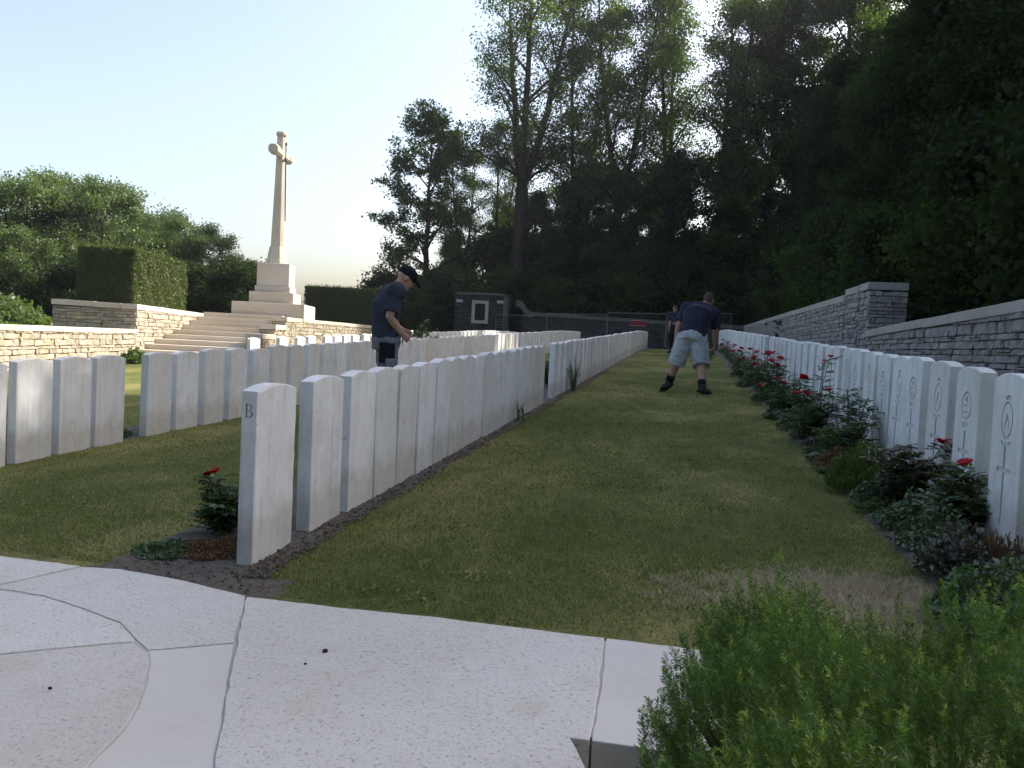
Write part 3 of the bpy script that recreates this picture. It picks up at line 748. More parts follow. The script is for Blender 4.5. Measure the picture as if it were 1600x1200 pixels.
# ================================================================== TERRACE WITH STEPS, CROSS AND HEDGES
TO = gp(211, 566)
_yv = 600-math.tan(PITCH)*F+.05*(690-800)
TD = ray(690, _yv); TD[2] = 0; TD /= np.linalg.norm(TD)
TP = np.array([TD[1], -TD[0], 0])
def tp(p, q, z): v = TO+TP*p+TD*q; return np.array([v[0], v[1], z])
def tbox(p0, p1, q0, q1, z0, z1):
    return hexa([tp(p0, q0, z0), tp(p1, q0, z0), tp(p1, q1, z0), tp(p0, q1, z0)], [tp(p0, q0, z1), tp(p1, q0, z1), tp(p1, q1, z1), tp(p0, q1, z1)])
TZ = 1.62
part_t = empty('terrace_ground', tuple(tp(0, 10, 0)))
V, Fc = merge([hexa([tp(-2.2, .3, -1), tp(-.25, .3, -1), tp(-.25, 30, -1), tp(-2.2, 30, -1)], [tp(-2.2, .3, TZ-.06), tp(-.25, .3, TZ-.06), tp(-.25, 30, TZ-.06), tp(-2.2, 30, TZ-.06)]),
               hexa([tp(-.249, 7.0, -1), tp(2.7, 7.0, -1), tp(6.4, 22, -1), tp(-.249, 30, -1)], [tp(-.249, 7.0, TZ-.06), tp(2.7, 7.0, TZ-.06), tp(6.4, 22, TZ-.06), tp(-.249, 30, TZ-.06)]),
               hexa([tp(-14, -16, -1), tp(-.25, -16, -1), tp(-.25, .29, -1), tp(-14, .29, -1)], [tp(-14, -16, .86), tp(-.25, -16, .86), tp(-.25, .29, .86), tp(-14, .29, .86)])])
bpy.data.objects.remove(part_t)
tag(ob('terrace_ground', fixn(me_py('terrace_ground', V, Fc, M['lawn']))), kind='structure')
lw = empty('terrace_wall', tuple(tp(0, -4, 0)), 0, 'low sunlit ochre rubble wall with pale cap left of the steps', 'wall')
part('wall_core', tbox(-.4, -.03, -12, .02, -1, .85), M['joint_warm'], lw)
rubble(lw, tp(0, -12, 0), TD, TP, 12.0, lambda s: .0, lambda s: .84, 'ochre', 71, 300, ch=(.06, .15), ln=(.14, .5))
cap_run(lw, tp(0, 0, 0), TD, TP, -12, .0, .97, .945, .12, -.42, .03, M['warm'], (1.0, 1.6), 21)
cw = empty('cheek_wall', tuple(tp(0, 3, 0)), 0, 'taller sun-warmed rubble wall with pale cap beside the left end of the steps', 'wall')
part('wall_core', [tbox(-.4, -.03, .03, 6.9, -1, 1.52), tbox(-2.3, -.401, .03, .42, -1, 1.52)], M['joint_warm'], cw)
rubble(cw, tp(0, .0, 0), TD, TP, 6.9, lambda s: .0+s*.15, lambda s: 1.5, 'ochre', 72, 250, ch=(.07, .16), ln=(.14, .45))
rubble(cw, tp(-2.3, 0, 0), TP, -TD, 2.3, lambda s: .75, lambda s: 1.5, 'ochre', 73, 120, ch=(.07, .16), ln=(.14, .45))
cap_run(cw, tp(0, 0, 0), TD, TP, -.03, 7.0, 1.665, 1.60, .15, -.42, .03, M['warm'], (1.0, 1.6), 22)
cap_run(cw, tp(0, 0, 0), TP, -TD, -2.33, -.43, 1.69, 1.665, .15, -.42, .03, M['warm'], (.8, 1.2), 23)
st = empty('stone_steps', tuple(tp(1.4, 2, 0)), 0, 'flight of broad pale limestone steps rising to the stone cross', 'steps')
SE = [(-.72, .20), (.02, .366), (.75, .525), (1.54, .68), (2.36, .83), (3.25, .99), (4.2, 1.165), (5.0, 1.335), (5.8, 1.49), (6.66, 1.66)]
for i, (q, z) in enumerate(SE):
    q2 = SE[i+1][0]+.06 if i < len(SE)-1 else 7.6
    part('step', tbox(.004, 2.83, q, q2, z-.19, z), M['warm'], st, .008)
    if i: part('step_bed', tbox(.006, 2.80, q+.03, q2 if i < 9 else 7.5, -.6, z-.191), M['joint_warm'], st)
rc = empty('step_block', tuple(tp(3, 4, 0)), 0, 'stepped rubble and limestone cheek at the right end of the steps', 'wall')
for k, (q0, q1, zt) in enumerate(((1.0, 2.9, .98), (2.905, 4.8, 1.30), (4.805, 6.7, 1.60))):
    part('cap_stone', tbox(2.835, 3.35, q0, q1, zt-.16, zt), M['warm'], rc, .008)
    part('wall_core', tbox(2.835, 3.28, q0+.04, q1, -.4, zt-.161), M['joint_warm'], rc)
    rubble(rc, tp(3.31, q0+.02, 0), TD, TP, q1-q0-.02, lambda s: .3, lambda s, zt=zt: zt-.17, 'ochre', 80+k, 80)
    rubble(rc, tp(2.84, q0+.01, 0), TP, -TD, .46, lambda s: .3, lambda s, zt=zt: zt-.17, 'ochre', 90+k, 40)
sw = empty('side_wall', tuple(tp(4, 11, 0)), 0, 'sunlit rubble terrace wall with pale cap right of the cross', 'wall')
A_, B_ = tp(3.30, 6.75, 0), tp(6.1, 17.5, 0); U_ = (B_-A_)/np.linalg.norm(B_-A_); N_ = np.array([U_[1], -U_[0], 0]); LL = float(np.linalg.norm(B_-A_))
part('wall_core', oriented_box(A_, U_, N_, 0, LL, -.4, -.03, -.5, -.5, 1.47, 1.47), M['joint_warm'], sw)
rubble(sw, A_, U_, N_, LL, lambda s: .45, lambda s: 1.46, 'ochre', 75, 300, ch=(.07, .15), ln=(.16, .5))
cap_run(sw, A_, U_, N_, 0, LL, 1.60, 1.56, .13, -.42, .03, M['warm'], (1.0, 1.6), 25)

# the cross
cr = empty('stone_cross', tuple(tp(2.17, 8.64, TZ-.05)), 0, 'tall pale limestone memorial cross with bronze sword on a stepped base', 'monument')
cp, cq = 2.17, 8.64
def plinth(name, hw, z0, z1, bv=.015): part(name, tbox(cp-hw, cp+hw, cq-hw, cq+hw, z0, z1), M['warm'], cr, bv)
plinth('base_block', 1.34, TZ-.12, 2.14); plinth('base_block', .83, 2.14, 2.57); plinth('base_block', .665, 2.57, 2.80); plinth('pedestal', .61, 2.80, 3.69)
def octring(p, q, z, r, sq=.414):
    a = r; b = r*sq*1.25
    return [tp(p+x, q+y, z) for x, y in ((-b, -a), (b, -a), (a, -b), (a, b), (b, a), (-b, a), (-a, b), (-a, -b))]
def loft(rings):
    k = len(rings[0]); V = [v for r in rings for v in r]; Fc = []
    for i in range(len(rings)-1):
        for j in range(k): Fc.append((i*k+j, i*k+(j+1) % k, (i+1)*k+(j+1) % k, (i+1)*k+j))
    Fc.append(tuple(range(k-1, -1, -1))); Fc.append(tuple((len(rings)-1)*k+j for j in range(k))); return V, Fc
part('shaft_foot', loft([octring(cp, cq, z, r) for z, r in ((3.69, .37), (3.83, .37), (3.86, .34), (4.05, .315), (4.32, .275), (4.36, .265))]), M['warm'], cr)
part('shaft', loft([octring(cp+.02, cq, z, r) for z, r in ((4.36, .250), (5.5, .22), (6.8, .185), (8.62, .152))]), M['warm'], cr)
part('shaft_cap', loft([octring(cp+.02, cq, z, r) for z, r in ((8.62, .166), (8.66, .19), (8.75, .19), (8.80, .15))]), M['warm'], cr)
def armring(q, r): return [tp(cp+.02+x+(q-cq)*.10, q, 7.95+z) for x, z in ((-r*.5, -r), (r*.5, -r), (r, -r*.5), (r, r*.5), (r*.5, r), (-r*.5, r), (-r, r*.5), (-r, -r*.5))]
for s in (-1, 1):
    part('cross_arm', loft([armring(cq+s*q, r) for q, r in ((.12, .14), (.70, .15), (.72, .19), (.98, .19), (1.01, .165))]), M['warm'], cr)
def rad_at(z): return float(np.interp(z, [4.36, 5.5, 6.8, 8.62], [.250, .22, .185, .152]))
def sbox(hq, z0, z1, th=.03):
    a, b_ = cp+.02+rad_at(z0)+.004, cp+.02+rad_at(z1)+.004
    return hexa([tp(a, cq-hq, z0), tp(a+th, cq-hq, z0), tp(a+th, cq+hq, z0), tp(a, cq+hq, z0)], [tp(b_, cq-hq, z1), tp(b_+th, cq-hq, z1), tp(b_+th, cq+hq, z1), tp(b_, cq+hq, z1)])
part('sword', [sbox(.035, 5.55, 7.70), sbox(.018, 5.38, 5.549), sbox(.22, 7.701, 7.77, .045), sbox(.028, 7.771, 8.30), sbox(.055, 8.301, 8.40, .05)], M['bronze'], cr)

# clipped hedges
def hedge(name, label, p0, p1, q0, q1, z0, z1, n, seed, size=.055):
    rng = np.random.default_rng(seed); h = empty(name, tuple(tp((p0+p1)/2, (q0+q1)/2, z0)), 0, label, 'hedge')
    part('branch_core', tbox(p0+.1, p1-.1, q0+.1, q1-.1, z0, z1-.1), M['yew'], h)
    areas = [('p', p0), ('p', p1), ('q', q0), ('q', q1), ('z', z1)]
    wts = np.array([(q1-q0)*(z1-z0)*.5, (q1-q0)*(z1-z0), (p1-p0)*(z1-z0), (p1-p0)*(z1-z0)*.4, (p1-p0)*(q1-q0)]); wts /= wts.sum()
    C, NN = [], []
    for (ax, val), wt in zip(areas, wts):
        k = int(n*wt); P = rng.uniform(p0, p1, k); Q = rng.uniform(q0, q1, k); Z = rng.uniform(z0, z1, k)
        d = np.abs(rng.normal(0, .05, k)); bmp = .03*np.sin(P*5+Z*4)+.03*np.sin(Q*6+Z*5)+.02*np.sin(Q*17+P*13+Z*11)
        if ax == 'p': P = val+(d-bmp if val == p0 else -d+bmp)
        if ax == 'q': Q = val+(d-bmp if val == q0 else -d+bmp)
        if ax == 'z': Z = val-d+bmp+.16*(rng.random(k) < .12)*rng.random(k)
        nn = {'p': TP*(1 if val == p1 else -1), 'q': TD*(1 if val == q1 else -1), 'z': np.array([0, 0, 1.])}[ax]
        C.append(TO[None]+P[:, None]*TP+Q[:, None]*TD+np.array([0, 0, 1])*(Z-TO[2])[:, None]); NN.append(np.tile(nn, (k, 1)))
    C = np.concatenate(C); NN = np.concatenate(NN)
    v, q = leaves_np(C, rng.uniform(.6, 1.4, len(C))*size, rng, .2, .3, None, .05, NN*.8)
    ob('foliage', me_np('foliage', v-np.array(h.location), q, M['yew']), h)
hedge('hedge', 'square clipped hedge block on the terrace left of the cross, one face sunlit', -1.92, -.3, .6, 5.6, TZ-.1, 3.30, 60000, 3)
hedge('hedge', 'dark clipped hedge block behind the cross, between it and the standing man', 1.9, 6.2, 17.0, 20, TZ-.2, 3.38, 40000, 4, .07)

# ================================================================== BACK WALL, GATE PIER, FENCE
bw = empty('back_wall', (-3, 48.2, float(gz(-3, 48))), 0, 'low dark wall with pale sloping cap across the far end', 'wall')
def bzt(x): return 2.95-.25*(x+9)/11.5
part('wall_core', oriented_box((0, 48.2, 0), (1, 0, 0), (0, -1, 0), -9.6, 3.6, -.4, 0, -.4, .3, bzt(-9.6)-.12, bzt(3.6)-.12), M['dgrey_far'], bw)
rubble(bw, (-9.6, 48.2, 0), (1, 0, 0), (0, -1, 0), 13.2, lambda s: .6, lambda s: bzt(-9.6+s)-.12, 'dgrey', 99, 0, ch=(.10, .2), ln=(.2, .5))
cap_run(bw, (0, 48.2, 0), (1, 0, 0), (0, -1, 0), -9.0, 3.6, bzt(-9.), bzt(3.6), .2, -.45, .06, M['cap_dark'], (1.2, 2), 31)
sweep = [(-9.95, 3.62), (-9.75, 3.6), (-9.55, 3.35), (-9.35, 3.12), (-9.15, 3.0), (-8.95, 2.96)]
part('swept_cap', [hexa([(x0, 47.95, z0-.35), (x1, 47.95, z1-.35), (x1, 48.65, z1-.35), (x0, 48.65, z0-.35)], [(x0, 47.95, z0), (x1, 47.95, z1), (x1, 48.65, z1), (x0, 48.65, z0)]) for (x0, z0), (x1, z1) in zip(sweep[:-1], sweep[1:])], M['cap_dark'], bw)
gpier = empty('gate_lodge', (-12.2, 48.6, float(gz(-12.2, 48.6))), 0, 'dark square stone shelter with pale window frame at far left end', 'shelter')
GX0, GX1, GY = -13.72, -10.75, 48.0
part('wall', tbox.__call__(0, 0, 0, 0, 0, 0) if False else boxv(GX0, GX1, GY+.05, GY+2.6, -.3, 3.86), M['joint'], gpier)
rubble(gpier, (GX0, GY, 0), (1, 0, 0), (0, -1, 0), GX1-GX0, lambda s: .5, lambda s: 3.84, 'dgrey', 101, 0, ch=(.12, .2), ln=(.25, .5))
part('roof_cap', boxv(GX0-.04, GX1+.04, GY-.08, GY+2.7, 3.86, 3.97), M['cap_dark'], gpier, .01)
wa, wb = onY(738, 469, GY-.06), onY(762, 506, GY-.06)
wx0, wx1, wz0, wz1 = wa[0], wb[0], wb[2], wa[2]
fr = .19
wf = part('window_frame', [boxv(wx0, wx0+fr, GY-.1, GY+.06, wz0, wz1), boxv(wx1-fr, wx1, GY-.1, GY+.06, wz0, wz1), boxv(wx0+fr, wx1-fr, GY-.1, GY+.06, wz1-fr, wz1), boxv(wx0+fr, wx1-fr, GY-.1, GY+.06, wz0, wz0+fr)], M['cap'], gpier)
part('window_opening', boxv(wx0+fr, wx1-fr, GY-.05, GY+.05, wz0+fr, wz1-fr), M['dark'], gpier)
for px_ in (718, 782):
    c_ = onY(px_, 472 if px_ == 782 else 470, GY-.05); part('tie_stone', boxv(c_[0]-.2, c_[0]+.2, GY-.08, GY, c_[2]-.08, c_[2]+.08), M['cap'], gpier)
# temporary site fence
FY = 45.5; fxs = [-10.6, -7.66, -4.3, -1.1, 2.3]
for i in range(4):
    x0, x1 = fxs[i]+.03, fxs[i+1]-.03; zt = [2.62, 2.82, 3.0, 3.15][i]; zb_ = float(gz(x0, FY))-.0
    f = empty('fence_panel', ((x0+x1)/2, FY, zb_), 0, f'galvanised mesh site fence panel, {["leftmost, by the dark shelter", "second from the left", "behind the red sign", "rightmost, behind the bending man"][i]}', 'fence', 'site fence panels')
    part('frame', [tube([(x0, FY, zb_), (x0, FY, zt), (x1, FY, zt+.06), (x1, FY, zb_)], .022, 6), tube([(x0, FY, zb_+.15), (x1, FY, zb_+.15)], .02, 6)], M['steel'], f)
    part('wire_mesh', [tube([(x, FY, zb_+.15), (x, FY, zt)], .003, 3) for x in np.arange(x0+.12, x1, .12)]+[tube([(x0, FY, z), (x1, FY, z)], .003, 3) for z in np.arange(zb_+.5, zt, .35)], M['steel'], f)
    part('foot_block', [boxv(x0-.1, x0+.1, FY-.3, FY+.3, zb_, zb_+.12)], M['rubber'], f, .01)
sg = onY(997, 505, FY-.06)
so = ob('warning_sign', me_py('warning_sign', *boxv(-.44, .44, -.012, .012, -.17, .17), M['sign']), None, (sg[0], FY-.06, sg[2])); bevel(so, .004); so.rotation_euler = (0, .03, 0)
tag(so, 'small faded red sign hanging on the site fence', 'sign')
part_o = ob('border', me_py('border', *merge([boxv(-.42, .42, -.018, -.0125, .13, .15), boxv(-.42, .42, -.018, -.0125, -.15, -.13)]), M['cap']), so)

# ================================================================== TREES
def gen_tree(name, seed, H, base, Rr, nleaf, ls, leafm, fork=None, tr=.28, nl=22, ns=9, upw=.55, sig=.42, lean=0., top=.62):
    """returns (wood mesh, crown mesh). base: crown start as share of H; fork: (height, stems, spread)"""
    rng = np.random.default_rng(seed); lines = []; stems = []
    def path(p0, p1, n, wob):
        t = np.linspace(0, 1, n)[:, None]; P = p0*(1-t)+p1*t; w_ = rng.normal(0, wob, (n, 3)); w_[0] = 0; w_[:, 2] *= .3
        return P+np.cumsum(w_, 0)*.6
    p0 = np.zeros(3)
    if fork:
        fh, k, sp = fork; b = path(p0, np.array([lean*fh/H, 0, fh]), 7, .06); lines.append((b, np.linspace(tr*1.25, tr*.95, 7)))
        for j in range(k):
            a = 2*math.pi*j/k+rng.uniform(-.4, .4); e = b[-1]+np.array([math.cos(a)*sp, math.sin(a)*sp, H*.97-fh+rng.uniform(-2, 0)])
            mid = b[-1]*.55+e*.45+np.array([math.cos(a)*sp*.25, math.sin(a)*sp*.25, 0])
            t = np.linspace(0, 1, 12)[:, None]; P = b[-1]*(1-t)**2+2*mid*t*(1-t)+e*t**2+np.cumsum(rng.normal(0, .06, (12, 3)), 0)*.6; P[0] = b[-1]
            lines.append((P, np.linspace(tr*.7, .03, 12))); stems.append((P, np.linspace(tr*.7, .03, 12)))
    else:
        P = path(p0, np.array([lean, 0, H*.97]), 14, .10); r_ = tr*np.linspace(1.25, .1, 14)**1.1; lines.append((P, r_)); stems.append((P, r_))
    C, A = [], []
    per = max(5, nl//len(stems))
    for P, r_ in stems:
        zs = P[:, 2]
        for i in range(per):
            f = (i+rng.uniform(.2, .8))/per; z = H*base+f*(H*.95-H*base)
            if z < zs[0]: z = zs[0]+rng.uniform(0, 1)
            j = np.searchsorted(zs, z); j = min(max(j, 1), len(P)-1); tt = (z-zs[j-1])/(zs[j]-zs[j-1]+1e-6)
            s = P[j-1]*(1-tt)+P[j]*tt; rr = r_[j]*.55+.015
            hh = (z/H-base)/(1-base)
            L = Rr*((1-hh)**top*(.62+.38*min(1, hh*3.5))+.10)*rng.uniform(.65, 1.15)/(1 if len(stems) == 1 else 1.25)
            az = i*2.4+rng.uniform(-.5, .5)+P[0, 0]*3; el = upw+hh*.5+rng.uniform(-.2, .25)
            d = np.array([math.cos(az)*math.cos(el), math.sin(az)*math.cos(el), math.sin(el)])
            t = np.linspace(0, 1, 6)[:, None]; B = s+d*L*t+np.array([0, 0, -.10*L])*t**2+np.cumsum(rng.normal(0, .05*L/3, (6, 3)), 0)*t
            lines.append((B, np.linspace(min(rr, .12), .012, 6)))
            for q in range(ns):
                u = rng.uniform(.25, 1.0); k = min(4, int(u*5)); o = B[k]*(1-(u*5-k))+B[k+1]*(u*5-k)
                dd = d*.6+rng.normal(0, .62, 3); dd[2] = dd[2]*.7+.12; dd /= np.linalg.norm(dd)
                l2 = (.30+.22*rng.random())*L*(1.1-.4*u)+.25
                e = o+dd*l2; m_ = (o+e)/2+rng.normal(0, .08, 3)
                lines.append((np.array([o, m_, e]), [.022, .013, .005]))
                for v in np.linspace(.35, 1.05, 4): C.append(o+(e-o)*v+rng.normal(0, .16, 3)); A.append(.6+.6*rng.random())
    C = np.array(C); A = np.array(A); pr = A/A.sum(); idx = rng.choice(len(C), nleaf, p=pr)
    cc = C[idx]+rng.normal(0, 1, (nleaf, 3))*np.array([sig, sig, sig*.62])*(.4+.6*rng.random((nleaf, 1)))
    cc[:, 2] = np.maximum(cc[:, 2], .15)
    lv, lq = leaves_np(cc, ls*rng.uniform(.6, 1.35, nleaf), rng, .45, .36, None, .06)
    wv, wq = tubes_np(lines, 5)
    return me_np(name+'_wood', wv, wq, M['bark'], True), me_np(name+'_crown', lv, lq, leafm)
def tree(name, protos, loc, rz, sc, label, group=None, cat='tree'):
    w_, c_ = protos; e = empty(name, loc, rz, label, cat, group); e.scale = (sc, sc, sc*random.Random(int(loc[0]*100+loc[1]*7)).uniform(.94, 1.06))
    ob('trunk', w_, e); ob('crown', c_, e); return e
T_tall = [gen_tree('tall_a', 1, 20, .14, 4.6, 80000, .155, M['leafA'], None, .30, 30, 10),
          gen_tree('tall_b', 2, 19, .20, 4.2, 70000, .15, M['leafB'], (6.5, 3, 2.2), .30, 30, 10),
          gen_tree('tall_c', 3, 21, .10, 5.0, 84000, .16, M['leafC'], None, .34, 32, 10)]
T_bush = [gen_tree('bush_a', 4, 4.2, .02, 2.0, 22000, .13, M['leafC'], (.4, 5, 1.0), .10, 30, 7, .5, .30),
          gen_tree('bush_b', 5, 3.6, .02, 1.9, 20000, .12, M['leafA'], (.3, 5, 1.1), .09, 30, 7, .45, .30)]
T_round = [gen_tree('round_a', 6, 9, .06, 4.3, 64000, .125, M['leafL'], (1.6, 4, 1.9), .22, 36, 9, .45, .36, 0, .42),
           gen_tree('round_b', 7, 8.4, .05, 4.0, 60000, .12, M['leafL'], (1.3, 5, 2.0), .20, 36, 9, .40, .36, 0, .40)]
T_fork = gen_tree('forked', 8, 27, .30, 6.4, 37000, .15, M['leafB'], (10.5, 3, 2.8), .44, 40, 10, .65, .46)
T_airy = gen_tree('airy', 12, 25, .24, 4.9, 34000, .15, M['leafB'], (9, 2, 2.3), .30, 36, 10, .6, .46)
T_slim = gen_tree('slim', 9, 16, .18, 4.6, 30000, .17, M['leafA'], None, .26, 26, 8, .5, .30)
rt = random.Random(21)
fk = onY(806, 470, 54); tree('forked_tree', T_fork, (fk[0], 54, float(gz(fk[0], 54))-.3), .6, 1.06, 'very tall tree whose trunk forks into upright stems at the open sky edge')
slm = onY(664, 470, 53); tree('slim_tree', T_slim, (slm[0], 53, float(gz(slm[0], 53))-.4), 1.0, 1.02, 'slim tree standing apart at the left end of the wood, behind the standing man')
back = [(-15.6, 56.5, 3, .62), (-13.4, 57, 3, .66), (-8.0, 57, 3, .98), (-4.9, 55.5, 3, 1.05), (-1.6, 57.5, 3, 1.02), (1.6, 55, 3, 1.1), (4.8, 57, 2, 1.2), (8.5, 55, 0, 1.2)]
for i, (x, y, k, s) in enumerate(back):
    tree('woodland_tree', (T_tall+[T_airy])[k], (x, y, float(gz(x, y))-.3), rt.uniform(0, 6.28), s, f'{ordinal(i+1)} tall shaded tree from the left in the wood beyond the far wall', 'trees beyond the far wall')
cnt = 0
for row, (xa, step) in enumerate(((7.4, 3.3), (11.2, 3.9), (16.0, 5.2), (22, 6))):
    y = (8.6, 12.2, 16.5, 20.5)[row]; cnt = 0
    while y < (52, 48, 44, 42)[row]:
        x = xa+rt.uniform(-.8, .8); yy = y+rt.uniform(-.9, .9)
        if not ((32 < yy < 36.5, 35 < yy < 39, 38 < yy < 42.5, False)[row]):
            cnt += 1; s = rt.uniform(.92, 1.06)*((.76 if yy < 25 else .62, .78, .88, 1.05)[row]+(.12*row if yy > 40 else 0))
            thin = row < 2 and 7.0 < yy-.75*x < 9.6
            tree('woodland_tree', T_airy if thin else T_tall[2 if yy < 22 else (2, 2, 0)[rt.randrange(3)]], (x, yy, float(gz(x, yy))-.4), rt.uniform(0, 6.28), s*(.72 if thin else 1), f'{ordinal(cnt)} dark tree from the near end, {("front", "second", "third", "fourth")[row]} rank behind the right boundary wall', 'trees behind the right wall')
        y += step
for i, (x, y) in enumerate(((-15, -6), (-11, -8), (-7, -7), (-3, -8), (1, -7.5))):  # unseen trees added to darken the narrow ends of the headstones
    tree('woodland_tree', T_tall[(2, 0)[i % 2]], (x, y, float(gz(x, y))-.4), i*1.3, .62, f'{ordinal(i+1)} unseen tree added behind the photographer to darken the stone ends', 'added trees behind the photographer')
for i, x in enumerate(np.arange(-9, 4.5, 2.1)):  # unseen low shrubs added to block light from behind the camera
    tree('shrub', T_bush[i % 2], (x, -4.2, float(gz(x, -4.2))-.3), i*1.1, .9, f'{ordinal(i+1)} unseen shrub added behind the photographer to block low light', 'added shrubs behind the photographer', 'shrub')
nb = 0
for y in np.arange(8, 47, 2.3):
    nb += 1; x = 5.0+rt.uniform(-.4, .8); tree('shrub', T_bush[nb % 2], (x, y, float(gz(x, y))-.2), rt.uniform(0, 6.28), rt.uniform(.8, 1.1), f'{ordinal(nb)} dark understorey shrub from the near end behind the right boundary wall', 'understorey behind the right wall', 'shrub')
for i, x in enumerate(np.arange(-19, 6.5, 2.2)):
    y = 51+rt.uniform(-.6, 1); tree('shrub', T_bush[i % 2], (x, y, float(gz(x, y))-.3), rt.uniform(0, 6.28), rt.uniform(1.0, 1.4), f'{ordinal(i+1)} dark understorey shrub from the left beyond the far wall', 'understorey beyond the far wall', 'shrub')
for i, (x, y, s_) in enumerate(((-17, 58, .42), (-13.5, 60, .5), (-10.3, 55, .58), (-7.2, 57, .66), (-4.4, 54.5, .60), (-1.2, 54, .62), (2.2, 53.8, .66), (-8.8, 62, .6), (-3.2, 62, .62), (3.5, 60, .65))):
    tree('woodland_tree', T_tall[(0, 2)[i % 2]], (x, y, float(gz(x, y))-.6), rt.uniform(0, 6.28), s_, f'{ordinal(i+1)} low dark tree from the left filling the wood edge beyond the far wall', 'low trees beyond the far wall')
for i, x in enumerate(np.arange(-12, 10, 3.2)):
    y = 58+rt.uniform(-1, 1); tree('shrub', T_bush[i % 2], (x, y, float(gz(x, y))-.3), rt.uniform(0, 6.28), rt.uniform(1.6, 2.1), f'{ordinal(i+1)} large dark shrub from the left deep inside the far wood', 'deep understorey', 'shrub')
left = [(-60, 45, 0, .80), (40, 43, 1, .84), (130, 44, 0, .80), (225, 52, 1, .95), (285, 46, 0, .66), (345, 47, 1, .56), (385, 50, 0, .42), (-10, 40, 1, .62), (180, 47, 1, .76)]
names = ['leftmost broad hedgerow tree cut by the left edge', 'broad rounded tree above the low wall at far left', 'rounded tree directly above the clipped hedge block', 'tallest pale crown peeking behind the hedgerow', 'hedgerow tree right of the clipped hedge block', 'lower tree sloping down toward the cross', 'smallest tree just left of the cross pedestal', 'dark tree filling the left edge behind the low wall', 'tree hidden behind the clipped hedge block']
for (px_, d_, k, s), lb in zip(left, names):
    c_ = at(px_, 500, d_); tree('hedgerow_tree', T_round[k], (c_[0], c_[1], float(gz(c_[0], c_[1]))-.2), rt.uniform(0, 6.28), s, lb, 'hedgerow trees behind the terrace')
for i, px_ in enumerate((-20, 60, 130, 205, 260, 320, 375)):
    c_ = at(px_, 500, 38+2*(i % 2)); tree('shrub', T_bush[i % 2], (c_[0], c_[1], float(gz(c_[0], c_[1]))-.2), rt.uniform(0, 6.28), .85, f'{ordinal(i+1)} leafy shrub from the left at the foot of the hedgerow', 'shrubs at the hedgerow foot', 'shrub')

# ================================================================== PLANTS
def petal_bloom(mat_, seed):
    rng = np.random.default_rng(seed); V, Fc = [], []
    for layer, (n, r, tilt) in enumerate(((5, .5, 1.5), (6, .8, 1.25), (7, 1., .92), (6, 1.0, .5))):
        for i in range(n):
            a = 2*math.pi*(i+.5*layer)/n+rng.uniform(-.2, .2); o = len(V)
            for u in (0, .5, 1):
                for v in (-1, 0, 1):
                    w_ = .42*r*(u*(1.6-u))*1.3+.05
                    rad = .12+r*u*math.cos(tilt*(1-.35*u)); z = r*u*math.sin(tilt)*(1-.25*u)+.03*abs(v)
                    V.append((rad*math.cos(a)-v*w_*math.sin(a), rad*math.sin(a)+v*w_*math.cos(a), z+.06*v*v*r+rng.normal(0, .02)))
            for ui in range(2):
                for vi in range(2): k = o+ui*3+vi; Fc.append((k, k+1, k+4, k+3))
    return me_py('bloom', V, Fc, mat_, False)
BLOOM = {c: petal_bloom(M[c], i) for i, c in enumerate(('red', 'pink', 'yellow', 'white'))}
def leaflet(c, a, nrm, L, W):
    """six-vertex pointed leaf"""
    s = np.cross(a, nrm); s /= np.linalg.norm(s)+1e-9; n_ = np.cross(s, a)
    return [c, c+a*L*.35+s*W+n_*W*.25, c+a*L*.75+s*W*.7+n_*W*.15, c+a*L-n_*L*.12, c+a*L*.75-s*W*.7+n_*W*.15, c+a*L*.35-s*W+n_*W*.25]
